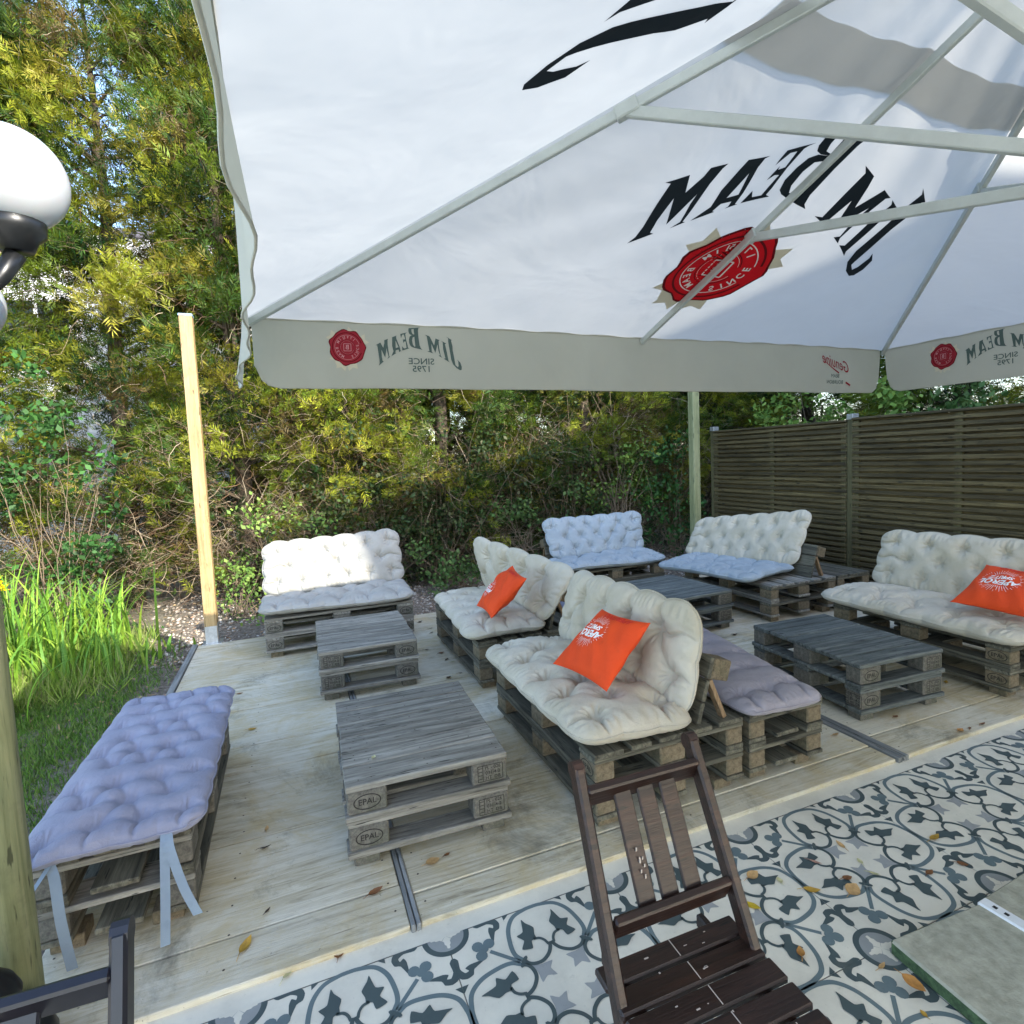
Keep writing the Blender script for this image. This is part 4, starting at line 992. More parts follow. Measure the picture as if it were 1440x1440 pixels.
# ------------------------------------------------------------------ lamp post
lp = tag(empty('lamp_post', (-.735, 1.60, TZ)), 'black cast lamp post with white globes at the left edge', 'street lamp')
mb = MB(); mb.lathe([(.15,0),(.155,.03),(.145,.06),(.13,.10),(.135,.15),(.12,.19),(.07,.215),(.055,.23),(.072,.26),(.078,.29),(.066,.32),(.045,.345),(.038,.37),(.045,.385),(.034,.40),(.030,1.9),(.026,2.3)], (0,0,0), 28)
mb.build('pole', M['black'], lp, True)
for gc, dy in (((-.565,1.735,2.165), 0), ((-.875,2.20,1.98), 0)):
    g = Vector(gc) - Vector((-.735,1.60,TZ)); r = .117
    mb = MB(); base = g + Vector((0,0,-r-.055))
    mb.tube([(0,0,g.z-.34),(g.x*.20,g.y*.25,g.z-.34),(g.x*.55,g.y*.72,g.z-.30),(g.x*.82,g.y*.95,g.z-.23),tuple(base)], [.014,.015,.016,.018,.022], 10); arm = mb.build('arm', M['black'], lp, True)
    mb = MB(); mb.lathe([(.0,-.055),(.035,-.055),(.045,-.03),(.062,-.015),(.064,.018),(.056,.022),(.054,.0),(0,.0)], tuple(g + Vector((0,0,-r+.005))), 28); mb.build('collar', M['black'], lp, True)
    gm = M.get('globe') or flat('opal_globe', (.40,.415,.43), .2, 0, .10, 6); M['globe'] = gm; gm.node_tree.nodes['Principled BSDF'].inputs['Subsurface Weight'].default_value = .3
    mb = MB(); pr = [(r*math.sin(a), -r*math.cos(a)) for a in np.linspace(.45, math.pi, 20)]; mb.lathe(pr, tuple(g), 36); mb.build('globe', gm, lp, True)

# ------------------------------------------------------------------ folding chairs
def folding_chair(loc, rz, label, mat, marks):
    """front faces local -y; back posts lean"""
    t = tag(empty('folding_chair', loc, rz), label, 'chair', 'wooden folding chairs in the foreground')
    W = .34; zt = .79
    top = [(0,.155,zt)]; m_ = M[mat]
    for sx in (-1, 1):
        mb = MB(); x = sx*(W/2-.015)
        mb.beam((x*1.14,-.22,0), (x*.97,.155,zt), .024, .040, 0, (0,1,0), .005)
        mb.tube([(x*.97-.012,.155,zt-.005),(x*.97+.012,.155,zt-.005)], .020, 12)
        if marks: mb.lathe([(0,.014),(.005,.013),(.007,.010)], (x-0.0,.075,.60), 10, 1)
        mb.build('back_post', [m_, M['screw']], t)
        mb = MB(); xx = sx*(W/2-.042)
        mb.beam((xx*1.05,.30,0), (xx,-.16,.40), .020, .036, 0, (0,1,0), .004); mb.build('leg', m_, t)
    def py(z): return -.22 + .375*z/zt
    for z0, hh in ((.735,.052),(.515,.056)):
        mb = MB(); mb.beam((-W/2+.026, py(z0), z0), (W/2-.026, py(z0), z0), .020, hh, 0, (0,-.43,.9), .004); mb.build('back_rail', m_, t)
    for x in ((-.056, .002, .060) if marks else (-.10, -.035, .03)):
        mb = MB(); mb.beam((x, py(.52)+.001, .52), (x, py(.735)+.001, .735), (.043 if marks else .052), .010, 0, (0,1,0), .003)
        if marks and x < 0:
            for q in range(7): 
                zz = .575 + random.uniform(0,.06); xx = x+random.uniform(-.012,.012); mb.box(xx, xx+.003, py(zz)-.0075, py(zz)-.0062, zz, zz+random.uniform(.004,.012), 1)
        mb.build('back_slat', [m_, M['scratch']], t)
    for k in range(6):
        mb = MB(); y1 = .055 - k*.060
        mb.box(-W/2-.004, W/2+.004, y1-.053, y1, .40, .416, 0, None, .004)
        if marks:
            for q in range(4):
                xx = random.uniform(-.15,.15); yy = y1 - random.uniform(.006,.046); l = random.uniform(.002,.010)
                mb.box(xx, xx+l, yy, yy+random.uniform(.0012,.004), .4162, .4166, 1)
            xx = .005 + .004*k; mb.box(xx, xx+.002, y1-.048, y1-.005, .4162, .4166, 1)
        mb.build('seat_slat', [m_, M['scratch']], t)
    for sx in (-1, 1):
        mb = MB(); mb.beam((sx*(W/2-.045),-.29,.385), (sx*(W/2-.045),.10,.385), .018, .030, 0, (0,0,1), .003); mb.build('seat_rail', m_, t)
    return t
folding_chair((.690, .925, TZ+.008), -.02, 'dark brown worn wooden folding chair, empty, facing the camera', 'brown', True)
folding_chair((-.432, .83, TZ+.012), -.03, 'dark navy wooden folding chair, only its back in view at the lower left', 'navy', False)

# ------------------------------------------------------------------ parasol foot slabs
ft = tag(empty('steel_cross_foot', (1.93, .62, TZ)), 'white steel cross foot holding the parasol down under concrete slabs', 'parasol foot')
mb = MB()
for a in range(4):
    Mx = Matrix.Rotation(a*math.pi/2+.05, 4, 'Z'); 
    if a in (1,): mb.box(-.022,.022,.03,.42,.012,.052,0,Mx,.004)
    else: mb.box(-.022,.022,.03,.42,.012,.052,0,Mx,.004)
    if True:
        for r_ in (.36,.39): mb.box(-.006,.006,r_-.014,r_-.002,.0522,.0526,1,Mx)
mb.lathe([(.045,0),(.045,.25),(.040,.25)], (0,0,.0), 20); mb.build('cross_frame', [M['whitebar'], M['hole']], ft)
for nm, ang, lab in (('a', math.pi/2, 'mossy-edged grey concrete slab on the tiles at the lower right'), ('b', 0, 'grey concrete slab beyond the white parasol foot, at the right edge'),):
    mb = MB(); mb.box(-.425,-.030,-.0,.395,.0,.045,0,None,.006); 
    o = mb.build('concrete_slab', [M['slab'], M['slab_moss']]); 
    for p in o.data.polygons:
        if abs(p.normal.z) < .6: p.material_index = 1
    o.location = (1.93, .62, TZ+.001); o.rotation_euler = (0,0,.05 - (0 if nm == 'a' else math.pi/2)); tag(o, lab, 'slab')
    if nm == 'a': o.rotation_euler = (0,0,-.06); o.location = (1.925, .640, TZ+.001)

# ------------------------------------------------------------------ slatted fence
def fence_panel(y0, y1, x, top, label):
    t = tag(empty('slatted_fence', (x, y0, 0)), label, 'fence', 'slatted timber fence panels'); L = y1-y0
    mb = MB(); z = .05; n = 0; pitch = .0545
    while z < top-.05:
        mb.box(-.010, .006, .0, L, z + random.uniform(-.002,.002), z+.034, 0, None, .003)
        mb.box(.034, .048, .0, L, z+pitch/2+random.uniform(-.002,.002), z+pitch/2+.034, 0, None, .003); z += pitch; n += 1
    mb.build('slats', M['fence'], t)
    for y in (.0, L*.5-.03, L-.06):
        mb = MB(); mb.box(.0065,.033,y,y+.06,.03,top-.03,0); mb.build('batten', M['fence_z'], t)
    mb = MB(); mb.box(-.022,.052,-.0,L,top-.022,top,0,None,.004); mb.build('top_rail', M['fence'], t)
    mb = MB(); mb.box(-.018,.050,0,L,.0,.045,0,None,.004); mb.build('bottom_rail', M['fence'], t)
M['fence_z'] = wood('treated_fence_battens', (.06,.055,.022), (.14,.125,.055), (.22,.19,.09), 2, .8, 1.0)
fence_panel(4.05, 5.95, 5.13, 1.700, 'farthest slatted fence panel, behind the corner sofa')
fence_panel(2.08, 3.98, 5.13, 1.715, 'slatted fence panel behind the sofa at the right edge')
fence_panel(.10, 2.00, 5.13, 1.715, 'slatted fence panel running out of the picture at the right')
for y, lab in ((4.015,'fence post with a metal cap between the two visible slatted panels'), (5.99,'fence post at the far end of the slatted fence'), (2.04,'fence post at the right edge of the picture')):
    t = tag(empty('fence_post', (5.165, y, 0)), lab, 'post'); zt = 1.735
    mb = MB(); mb.box(-.03,.05,-.03,.03,-.1,zt-.03,0,None,.004); mb.build('shaft', M['fence_z'], t)
    mb = MB(); mb.box(-.035,.055,-.035,.035,zt-.035,zt+.02,0,None,.004); mb.build('cap', M['galv'], t)

# ------------------------------------------------------------------ houses: one beyond the hedge, one behind the camera that shades the deck
M['render'] = flat('white_house_render', (.78,.78,.76), .9, 0, .12, 2.0)
M['roof'] = flat('dark_roof_tiles', (.10,.08,.07), .8, 0, .4, 12)
M['glass'] = flat('window_glass', (.03,.04,.05), .08)
M['frame_w'] = flat('white_window_frame', (.75,.75,.73), .5)
def house(name, loc, rz, W, D, H, label, wins, roofh=1.6):
    t = tag(empty(name, loc, rz), label, 'house')
    mb = MB(); mb.box(0, W, 0, D, -.3, H); mb.build('wall', M['render'], t)
    mb = MB(); e = .3 if wins[0][1] < 1.55 and wins[0][4] < 0 else .02; mb.add([(-e,-e,H+.002),(W+e,-e,H+.002),(W+e,D+e,H+.002),(-e,D+e,H+.002),(-e,D/2,H+roofh),(W+e,D/2,H+roofh)], [(3,2,1,0),(0,1,5,4),(2,3,4,5),(0,4,3),(1,2,5)])
    mb.build('roof', M['roof'], t)
    for (x, z, ww, hh, side) in wins:
        y = -.012 if side < 0 else D+.012
        mb = MB(); 
        for (a0,a1,c0,c1) in ((-ww/2,ww/2,-hh/2,-hh/2+.07),(-ww/2,ww/2,hh/2-.07,hh/2),(-ww/2,-ww/2+.07,-hh/2+.07,hh/2-.07),(ww/2-.07,ww/2,-hh/2+.07,hh/2-.07),(-.03,.03,-hh/2+.07,hh/2-.07)):
            mb.box(x+a0, x+a1, y-.03, y+.03, z+c0, z+c1)
        f = mb.build('window', M['frame_w'], t); mb = MB(); mb.box(x-ww/2+.06, x+ww/2-.06, y-.01, y+.01, z-hh/2+.06, z+hh/2-.06); mb.build('pane', M['glass'], f)
    return t
house('house', (-9.5, 14.5, -.2), 0, 12.5, 8, 6.6, 'white rendered house glimpsed through gaps in the tall hedge', [(2,1.6,1.2,1.3,-1),(5,1.6,1.2,1.3,-1),(10,1.6,1.2,1.3,-1),(2,4.6,1.2,1.3,-1),(5,4.6,1.2,1.3,-1),(10.4,4.6,1.2,1.3,-1)])
house('restaurant_house', (10.92, -12.74, -.1), math.radians(29.9), 16, 8, 9.6, 'tall pale house standing behind the camera that shades the terrace', [(2,1.52,1.4,1.4,1),(5,1.5,1.4,1.4,1),(8,1.5,1.4,1.4,1),(2,4.5,1.4,1.4,1),(5,4.5,1.4,1.4,1),(8,4.5,1.4,1.4,1),(2,7.5,1.4,1.2,1),(5,7.5,1.4,1.2,1)], 2.2)

# ------------------------------------------------------------------ vegetation
def jit(c, n, r, s=.15): 
    c = np.array(c)[None]*(1 + r.normal(0, s, (n,1))) + r.normal(0, .012, (n,3)); return np.clip(c, .004, .9)
def blades(P, D, Nn, L, Wd, cols):
    """rhombic leaf quads: base P, direction D, side vector Nn"""
    mid = P + D*(L*.45)[:,None]; tip = P + D*L[:,None]
    V = np.stack([P, mid+Nn*(Wd/2)[:,None], tip, mid-Nn*(Wd/2)[:,None]], 1).reshape(-1,3)
    return V, np.repeat(cols, 4, 0)
def unit(v): return v/(np.linalg.norm(v, axis=-1, keepdims=True)+1e-9)
def quadfaces(n): return (np.arange(n)[:,None]*4 + np.arange(4)[None])
def sprays(cen, nsp, r, col_c, spread, outdir, K=9, Ls=.16, wd=.013, droop=.1):
    """flat fern-like sprays in clumps. cen (c,3), outdir (c,3), col_c (c,3)"""
    c = len(cen); idx = r.integers(0, c, nsp)
    p = cen[idx] + r.normal(0, 1, (nsp,3))*spread[idx][:,None]*np.array([1,1,.8])
    d = unit(outdir[idx] + r.normal(0,.55,(nsp,3)) + np.array([0,0,.25])); 
    up = unit(r.normal(0,1,(nsp,3))); sd = unit(np.cross(d, up))
    L = Ls*r.uniform(.6,1.4,nsp); base = col_c[idx]*(1+r.normal(0,.16,(nsp,1)))
    Ps, Ds, Ns, LL, WW, CC = [], [], [], [], [], []
    for k in range(K):
        t = (k//2+.3)/(K/2)*.85; sg = 1 if k % 2 else -1
        if k == K-1: dd = d; t = .75
        else: dd = unit(d*.78 + sd*sg*.62 + r.normal(0,.14,(nsp,3)))
        q = p + d*(L*t)[:,None]; q[:,2] -= droop*L*t*t
        Ps.append(q); Ds.append(dd); Ns.append(unit(np.cross(dd, np.cross(d, sd))+r.normal(0,.25,(nsp,3)))); LL.append(L*(.58-.25*t)*r.uniform(.7,1.2,nsp)); WW.append(wd*r.uniform(.6,1.3,nsp)); CC.append(np.clip(base+r.normal(0,.008,(nsp,3)),.004,.9))
    return blades(np.concatenate(Ps), np.concatenate(Ds), np.concatenate(Ns), np.concatenate(LL), np.concatenate(WW), np.concatenate(CC))
def twig_mesh(starts, dirs, L, rad, cols, r, seg=5, curl=.5):
    """thin three-sided wandering twigs, vectorised"""
    n = len(starts); p = starts.copy(); d = unit(dirs); pts = [p.copy()]
    for s_ in range(seg):
        d = unit(d + r.normal(0, curl*.5, (n,3))); p = p + d*(L/seg)[:,None]; pts.append(p.copy())
    pts = np.stack(pts, 1); tan = unit(np.gradient(pts, axis=1)); ref = unit(r.normal(0,1,(n,1,3))); a = unit(np.cross(tan, ref)); b = np.cross(tan, a)
    taper = np.linspace(1, .35, seg+1)[None,:,None]; rr = rad[:,None,None]*taper; V = []
    for k in range(3):
        th = 2*math.pi*k/3; V.append(pts + (a*math.cos(th)+b*math.sin(th))*rr)
    V = np.stack(V, 2).reshape(-1,3)      # n, seg+1, 3
    base = (np.arange(n)*(seg+1)*3)[:,None,None]; s_ = (np.arange(seg)*3)[None,:,None]; F = []
    for k in range(3):
        q = np.stack([np.full((1,1),k), np.full((1,1),(k+1)%3), np.full((1,1),(k+1)%3+3), np.full((1,1),k+3)], -1)
        F.append((base[...,None]+s_[...,None]+q[None]).reshape(-1,4))
    return V, np.concatenate(F), np.repeat(cols, (seg+1)*3, 0)

YG = np.array([(.215,.235,.022),(.12,.17,.018),(.050,.090,.014),(.022,.048,.010),(.24,.225,.03),(.14,.105,.035)])
TW = np.array([(.27,.21,.14),(.38,.31,.22),(.14,.10,.065),(.20,.12,.07)])
def conifer(seed, H=7.4, R=1.15, green=1.0, bare_to=2.3, nsp=5600):
    """returns (trunk+limbs mesh, foliage mesh, twig mesh) as objects data"""
    r = np.random.default_rng(seed)
    nc = 250; z = r.uniform(.25, H, nc)**1.0; th = r.uniform(0, 2*np.pi, nc)
    Rz = R*(.75+.35*np.sin(z*1.7+seed)**2)*np.clip((H+.6-z)/2.4, .25, 1)
    rad = Rz*r.uniform(.45, 1.08, nc); cen = np.stack([rad*np.cos(th), rad*np.sin(th), z], 1); od = unit(np.stack([np.cos(th), np.sin(th), np.full(nc,.25)], 1))
    low = np.clip(1-(z-.3)/bare_to, 0, 1)
    ci = r.choice(len(YG), nc, p=[.20,.24,.22,.18,.10,.06]); cc = YG[ci]*(1+r.normal(0,.18,(nc,1)))
    w_ = np.clip((1-.72*low)*green, .06, 1); w_ = w_/w_.sum(); 
    keep = r.choice(nc, nsp, p=w_); sub = np.bincount(keep, minlength=nc)
    idx = np.repeat(np.arange(nc), sub); spread = np.full(len(idx), .155)
    # sprays() draws its own clump index, so pass the already repeated arrays
    V, C = sprays(cen[idx], nsp, r, cc[idx], spread, od[idx], 11, .145, .0115)
    return r, cen, od, low, V, C, nc, H, R
def build_conifer(seed, label, loc, rz, **kw):
    r, cen, od, low, V, C, nc, H, R = conifer(seed, **kw)
    t = tag(empty('conifer_tree', loc, rz), label, 'tree', 'tall conifers forming the hedge')
    mb = MB(); mb.tube([(0,0,-.2),(.05,.02,H*.3),(-.04,.05,H*.65),(0,0,H*.98)], [.11,.09,.055,.01], 9)
    for k in range(0, nc, 3):
        c = cen[k]; mb.tube([(0,0,max(.1,c[2]-.35)), (c[0]*.5,c[1]*.5,c[2]-.12), tuple(c)], [.022,.014,.006], 5, 0, False)
    mb.build('trunk', M['bark'], t, True)
    np_mesh('crown', V, quadfaces(len(V)//4), M['leaf'], t, colors=C)
    # bare twigs, densest low down
    n = 4200; w_ = (.18+low*1.0)*(1/(1+.15*cen[:,2])); w_ /= w_.sum(); i = r.choice(nc, n, p=w_)
    s_ = cen[i]*np.array([.86,.86,1]) + r.normal(0,.16,(n,3)); d = od[i] + r.normal(0,.75,(n,3)); col_ = TW[r.integers(0,4,n)]*(1+r.normal(0,.2,(n,1)))
    V2, F2, C2 = twig_mesh(s_, d, r.uniform(.18,.55,n), r.uniform(.0020,.0050,n), np.clip(col_,.01,.8), r, 5, .55)
    np_mesh('twigs', V2, F2, M['twig'], t, colors=C2)
    return t
variants = []
labels = ['yellow-green conifer at the far left behind the lamp globe', 'conifer with sky showing through beside the lamp globe', 'conifer right behind the pale timber post',
          'conifer behind the left end of the white sofa', 'bare-twigged conifer behind the right end of the white sofa', 'shaded conifer between the white sofa and the crumpled pillow sofa',
          'dark conifer behind the sky-tinted sofa', 'conifer behind the left half of the sky-tinted sofa back', 'conifer to the left of the greenish post', 'conifer rising just right of the greenish post',
          'conifer beyond the far end of the slatted fence']
spots = [(-4.6,8.3),(-3.25,8.0),(-1.85,8.25),(-.55,8.0),(.75,8.15),(2.0,8.0),(3.2,8.2),(4.4,8.15),(5.6,8.3),(6.8,8.2),(8.1,8.5)]
kws = [dict(seed=11, H=7.6, R=1.12, nsp=19500), dict(seed=23, H=7.9, R=1.08, nsp=17000), dict(seed=37, H=7.2, R=1.2, nsp=18500)]
order = [0,1,0,2,1,0,2,1,0,2,1]; made = {}
for k, ((x, y), lab, vi) in enumerate(zip(spots, labels, order)):
    rz = (k*2.39) % 6.28
    if vi not in made: made[vi] = build_conifer(label=lab, loc=(x,y,-.15), rz=rz, **kws[vi])
    else:
        o = copy_tree(made[vi]); o.location = (x,y,-.15); o.rotation_euler = (0,0,rz); o['label'] = lab
    if vi in made and k > 3: pass
back = [((-5.6,9.9),'second-row conifer at the far left edge'),((-.6,10.2),'second-row conifer seen through the gap beside the timber post'),((.9,9.9),'second-row conifer behind the white sofa\'s twiggy conifer'),((2.6,10.0),'second-row conifer in the dark gap left of the sky-tinted sofa'),((4.3,9.9),'second-row conifer behind the pale blue sofa\'s dark conifer'),((6.0,10.1),'second-row conifer right of the greenish post'),((7.6,10.3),'second-row conifer beyond the fence end'),((9.4,9.6),'conifer over the top of the fence, leaning out of the hedge line')]
for k, ((x, y), lab) in enumerate(back):
    o = copy_tree(made[k % 3]); o.location = (x,y,-.15); o.rotation_euler = (0,0,(k*1.7+.8) % 6.28); o['label'] = lab
side = [((7.3,6.4),'conifer just outside the fence\'s far corner'),((7.9,4.6),'brown-needled conifer above the fence post cap'),((8.0,2.7),'conifer above the fence at the right edge'),((8.2,.8),'conifer outside the fence, beyond the right edge')]
for k, ((x, y), lab) in enumerate(side):
    o = copy_tree(made[(k+1) % 3]); o.location = (x,y,-.15); o.rotation_euler = (0,0,(k*2.1+.3) % 6.28); o['label'] = lab; o.scale = (1,1,.8)

o = copy_tree(made[0]); o.location = (5.75,-3.55,-.1); o.scale = (.62,.62,.62); o['label'] = 'unseen small conifer added right of the terrace to block the sun'; o['group'] = 'unseen conifers added for shade'  # unseen tree added to block a strip of sun at the right
# broad-leaved shrubs and climbers in the hedge foot
def leaf_quads(cen, n, r, cols, spread, size, flatten=.5, out=(0,-1,.3)):
    p = cen + r.normal(0,1,(n,3))*np.array(spread); d = unit(r.normal(0,1,(n,3))*.8 + np.array(out)*.3); sd = unit(np.cross(d, unit(r.normal(0,.5,(n,3))+np.array([0,-.4,1]))))
    L = size*r.uniform(.6,1.3,n); C = np.clip(cols[r.integers(0,len(cols),n)]*(1+r.normal(0,.18,(n,1))),.005,.9)
    return blades(p, d, sd, L, L*.62, C)
def shrub(loc, label, cols, n, spread, size, seed, cat='shrub', name='leafy_shrub', stems=26):
    r = np.random.default_rng(seed); t = tag(empty(name, loc), label, cat)
    ncl = max(6, n//60); cl = r.normal(0,1,(ncl,3))*np.array(spread); cl[:,2] += spread[2]*1.4; idx = r.integers(0,ncl,n)
    V, C = leaf_quads(cl[idx], n, r, np.array(cols), (.09,.09,.08), size)
    np_mesh('leaves', V, quadfaces(len(V)//4), M['leaf'], t, colors=C)
    s_ = r.normal(0,.08,(stems,3)); s_[:,2] = 0; tgt = cl[r.integers(0,ncl,stems)]
    V2, F2, C2 = twig_mesh(s_, tgt-s_, np.linalg.norm(tgt-s_,axis=1), np.full(stems,.006), np.tile([.20,.15,.10],(stems,1)), r, 6, .25)
    np_mesh('stems', V2, F2, M['twig'], t, colors=C2)
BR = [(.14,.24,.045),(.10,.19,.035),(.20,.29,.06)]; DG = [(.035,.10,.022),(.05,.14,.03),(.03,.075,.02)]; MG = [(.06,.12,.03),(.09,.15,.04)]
shrub((.12,6.75,-.1), 'bright green bramble bush just behind the white sofa', BR, 900, (.34,.2,.38), .055, 41)
shrub((-.55,6.7,-.1), 'small light green bramble between the timber post and the white sofa', BR, 420, (.18,.2,.22), .05, 42)
shrub((-2.15,7.0,0), 'dark green ivy-like climber in the hedge left of the timber post', DG, 1400, (.32,.22,.85), .075, 43, 'climber', 'climber')
shrub((-3.2,7.1,.2), 'patch of green climber on the twiggy hedge at the far left', DG, 500, (.35,.2,.6), .06, 44, 'climber', 'climber')
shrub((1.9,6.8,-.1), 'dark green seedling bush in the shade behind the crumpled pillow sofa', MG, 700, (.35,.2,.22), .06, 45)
shrub((2.9,7.1,.2), 'dim green bush left of the sky-tinted sofa back', MG, 800, (.4,.25,.35), .06, 46)
shrub((5.2,6.9,.0), 'green leafy bush to the right of the greenish post', DG, 1500, (.42,.25,.5), .065, 47)
shrub((4.3,7.0,.6), 'sunlit broad-leaved branch left of the greenish post', BR, 800, (.4,.3,.5), .06, 48)
shrub((6.4,5.2,1.0), 'bright broad-leaved bush topping the fence near its far end', BR, 1900, (.30,.75,.42), .08, 49)
shrub((6.5,3.6,1.0), 'dark broad-leaved bush above the right fence panel', MG, 1500, (.30,.7,.36), .08, 50)

SHADE_G = [(.018,.042,.012),(.030,.058,.016),(.045,.070,.018),(.07,.075,.03)]  # greens darkened to paint in the deep shade at the hedge foot
for hx, hy, lab, sd_ in ((.95,7.3,'dark bushy growth at the hedge foot behind the white sofa\'s right end',51),(1.75,7.35,'bushy growth painted in shade tones at the hedge foot behind the crumpled pillow sofa',52),(2.65,7.5,'bushy growth painted in shade tones at the hedge foot left of the sky-tinted sofa',53),(3.7,7.4,'bushy growth painted in shade tones right behind the sky-tinted sofa',54)):
    shrub((hx, hy, -.15), lab, SHADE_G, 3400, (.42,.22,.62), .06, sd_, 'shrub', 'shade_toned_shrub', 60)
# iris clump and lawn
def iris(loc, label, seed, n=90, h=.75, flowers=0, name='iris_plant', wd=.022, cols=((.16,.30,.03),(.24,.36,.045),(.10,.22,.03))):
    r = np.random.default_rng(seed); t = tag(empty(name, loc), label, 'plant'); cols = np.array(cols)
    seg = 7; V = []; F = []; C = []
    for k in range(n):
        b = np.array([r.normal(0,.16), r.normal(0,.14), -.02]); a = r.uniform(0,6.28); le = h*r.uniform(.55,1.15); lean = r.uniform(.10,.75); w0 = wd*r.uniform(.6,1.2)
        tn = np.array([-math.sin(a), math.cos(a), 0]); o = len(V); c = cols[r.integers(0,len(cols))]*(1+r.normal(0,.12))
        for s_ in range(seg+1):
            f = s_/seg; q = b + np.array([math.cos(a)*lean*f**2.2*le, math.sin(a)*lean*f**2.2*le, le*(f - lean*.55*f**3)])
            ww = w0*(1-f**2.5)*.5+.0004; V += [q-tn*ww, q+tn*ww]; C += [c, c]
        for s_ in range(seg): F.append((o+2*s_, o+2*s_+1, o+2*s_+3, o+2*s_+2))
    np_mesh('leaves', np.array(V), np.array(F), M['leaf'], t, colors=np.clip(np.array(C),.005,.9))
    for k in range(flowers):
        fx, fy, fz = r.uniform(-.12,.12), r.uniform(-.14,.0), h*r.uniform(.72,.92); P_, D_2, N_2 = [], [], []
        n_ = 9; p = np.tile([fx,fy,fz],(n_,1)); th = np.linspace(0,6.28,n_,endpoint=False); d = np.stack([np.cos(th),np.sin(th),np.where(np.arange(n_)%2,.9,-.3)],1); d = unit(d); s2 = unit(np.cross(d,[0,0,1.]))
        Vf, Cf = blades(p, d, s2, np.full(n_,.055), np.full(n_,.036), np.tile([.80,.58,.01],(n_,1)))
        mb = MB(); mb.tube([(fx*.5,fy*.5,0),(fx,fy,fz)], .004, 5); st2 = mb.build('flower_stem', M['stem'], t)
        np_mesh('flower', Vf, quadfaces(n_), M['leaf'], t, colors=Cf)
M['stem'] = flat('green_stem', (.10,.18,.04), .7)
iris((-2.15,5.75,-.18), 'tall iris clump with three yellow flowers at the left', 61, 190, 1.05, 3)
iris((-2.75,5.9,-.18), 'dense iris clump at the far left edge', 62, 180, 1.12)
iris((-1.75,6.15,-.18), 'arching iris clump leaning toward the timber post', 63, 140, .85)
iris((-2.05,4.75,-.18), 'broad-bladed iris tuft bending over beside the lilac bench', 64, 46, .62, 0, 'iris_plant', .03)
iris((-1.65,5.45,-.17), 'low iris tuft at the foot of the flowering clump', 65, 120, .60)
iris((-2.9,4.9,-.18), 'iris leaves at the left edge in front of the dense clump', 66, 150, .90)
iris((-2.45,5.3,-.18), 'thick iris tuft between the flowering clump and the broad-bladed tuft', 68, 150, .85)
iris((-1.12,5.75,-.15), 'small plant by the gravel at the deck corner', 67, 26, .24, 0, 'small_plant', .03)
rg = np.random.default_rng(5)
def grass(name, n, xr, yr, h, cols, seed, wd=.006, dens=None):
    r = np.random.default_rng(seed); x = r.uniform(*xr, n); y = r.uniform(*yr, n)
    if dens is not None: k = r.uniform(0,1,n) < dens(x,y); x, y = x[k], y[k]; n = len(x)
    z = -.13 - .06*np.clip((-.9-x)/1.2,0,1) + .025*np.sin(x*2.3+y)*np.cos(y*1.9-x*.7) - .005
    p = np.stack([x,y,z],1); d = unit(np.stack([r.normal(0,.45,n), r.normal(0,.45,n), np.ones(n)],1)); sd_ = unit(np.cross(d, unit(r.normal(0,1,(n,3))))); cols = np.array(cols)
    V, C = blades(p, d, sd_, h*r.uniform(.5,1.4,n), np.full(n,wd), np.clip(cols[r.integers(0,len(cols),n)]*(1+r.normal(0,.2,(n,1))),.004,.9))
    tag(np_mesh(name, V, quadfaces(len(V)//4), M['leaf'], None, colors=C), kind='stuff')
grass('lawn_grass', 110000, (-3.6,-.88), (1.6,6.4), .055, [(.08,.17,.02),(.12,.22,.03),(.06,.13,.02),(.15,.20,.05)], 71, .006, lambda x,y: np.clip((-.92-x)*2.2,.0,1)*np.clip((6.2-y)*.8,0,1)*(.62+.38*(np.sin(x*5+y*2)*np.sin(y*3.1)>-.45)))
grass('tall_grass', 15000, (-3.3,-1.25), (4.9,6.5), .20, [(.16,.26,.04),(.22,.32,.05),(.26,.28,.10)], 72, .006, lambda x,y: np.clip((-1.15-x)*1.3,0,1))
# stones and litter
def stones(name, n, xr, yr, cols, seed, size, dens=None):
    r = np.random.default_rng(seed); x = r.uniform(*xr,n); y = r.uniform(*yr,n)
    if dens is not None: k = r.uniform(0,1,n) < dens(x,y); x, y = x[k], y[k]; n = len(x)
    z = -.13 - .06*np.clip((-.9-x)/1.2,0,1) + .025*np.sin(x*2.3+y)*np.cos(y*1.9-x*.7)
    s = size*r.uniform(.4,1.4,(n,1,1)); base = np.array([(1,0,0),(0,1,0),(-1,0,0),(0,-1,0),(0,0,.6),(0,0,-.5)],float)[None]
    a = r.uniform(0,6.28,n); ca, sa = np.cos(a)[:,None], np.sin(a)[:,None]; Vb = base*s*(1+r.normal(0,.25,(n,6,3)))
    Vx = Vb[...,0]*ca-Vb[...,1]*sa; Vy = Vb[...,0]*sa+Vb[...,1]*ca; V = np.stack([Vx,Vy,Vb[...,2]],-1) + np.stack([x,y,z],1)[:,None]
    f = np.array([(0,1,4),(1,2,4),(2,3,4),(3,0,4),(1,0,5),(2,1,5),(3,2,5),(0,3,5)]); F = (np.arange(n)*6)[:,None,None]+f[None]
    cols = np.array(cols); C = np.repeat(np.clip(cols[r.integers(0,len(cols),n)]*(1+r.normal(0,.2,(n,1))),.01,.9),6,0)
    tag(np_mesh(name, V.reshape(-1,3), F.reshape(-1,3), M['twig'], None, colors=C), kind='stuff')
stones('gravel', 15000, (-1.6,7.5), (5.38,8.2), [(.36,.31,.25),(.25,.20,.16),(.46,.42,.37),(.16,.12,.09)], 81, .020, lambda x,y: np.clip((x+1.7)*1.5,0,1))
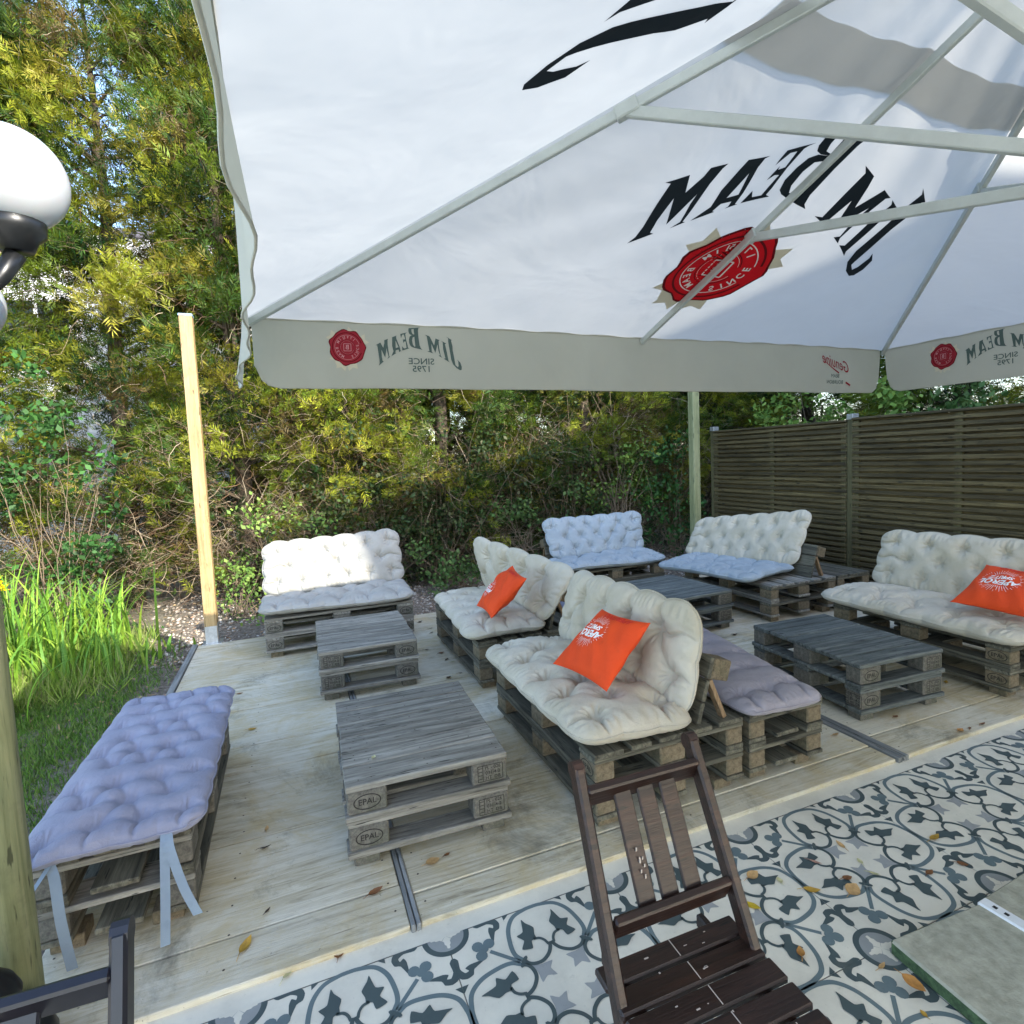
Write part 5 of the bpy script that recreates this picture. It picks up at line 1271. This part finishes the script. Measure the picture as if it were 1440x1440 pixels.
gr = np.random.default_rng(9); n = 5200; lx = gr.uniform(-3.2,7.5,n); ly = gr.uniform(4.2,8.0,n); k = (ly > 5.42) | (lx < -.9); lx, ly = lx[k], ly[k]; n = len(lx)
lz = -.12 - .06*np.clip((-.9-lx)/1.2,0,1) + .025*np.sin(lx*2.3+ly)*np.cos(ly*1.9-lx*.7) + .008
V, C = blades(np.stack([lx,ly,lz],1), unit(np.stack([gr.normal(0,1,n),gr.normal(0,1,n),gr.normal(0,.2,n)],1)), unit(np.stack([gr.normal(0,1,n),gr.normal(0,1,n),gr.normal(0,.3,n)],1)), gr.uniform(.03,.06,n), gr.uniform(.012,.028,n), np.clip(np.array([(.30,.20,.10),(.42,.32,.18),(.20,.12,.07),(.36,.22,.13)])[gr.integers(0,4,n)]*(1+gr.normal(0,.15,(n,1))),.01,.9))
tag(np_mesh('leaf_litter', V, quadfaces(n), M['twig'], None, colors=C), kind='stuff')

# ------------------------------------------------------------------ fallen leaves (world position, size, colour, label)
LC = {'yellow': (.62,.42,.02), 'gold': (.45,.26,.03), 'tan': (.55,.33,.13), 'brown': (.22,.09,.03), 'cream': (.60,.56,.30), 'orange': (.48,.22,.05), 'dark': (.07,.045,.03), 'pinkish': (.50,.28,.20)}
LM = {k: flat('fallen_leaf_' + k, v, .55, 0, .35, 60) for k, v in LC.items()}
def leaf(x, y, z, size, rz, c, label, curl=.25, broad=.55, seed=0):
    r = random.Random(seed); mb = MB(); n = 9; L = []; 
    for i in range(n):
        f = i/(n-1); w_ = broad*size*.5*(math.sin(math.pi*min(1,f*1.02))**.75)*(1-.25*f) + .0003
        zz = curl*size*(f-.5)**2*1.2; fold = curl*w_*.9
        L.append([(f*size-size/2, -w_, zz+fold), (f*size-size/2, 0, zz), (f*size-size/2, w_, zz+fold*r.uniform(.6,1.2))])
    vs = [p for q in L for p in q]; fs = []
    for i in range(n-1):
        for j in range(2): fs.append((i*3+j, i*3+j+1, i*3+j+4, i*3+j+3))
    mb.add(vs, fs)
    mb.tube([(-size/2,0,L[0][1][2]), (-size*.85, size*r.uniform(-.1,.1), .002)], [.0011,.0007], 5)
    o = mb.build('fallen_leaf', LM[c], None, True); o.location = (x, y, z+.002); o.rotation_euler = (r.uniform(-.15,.15), r.uniform(-.12,.12), rz)
    tag(o, label, 'leaf', 'fallen leaves scattered on the deck and tiles')
for k, a in enumerate(LEAVES): leaf(*a, seed=k)
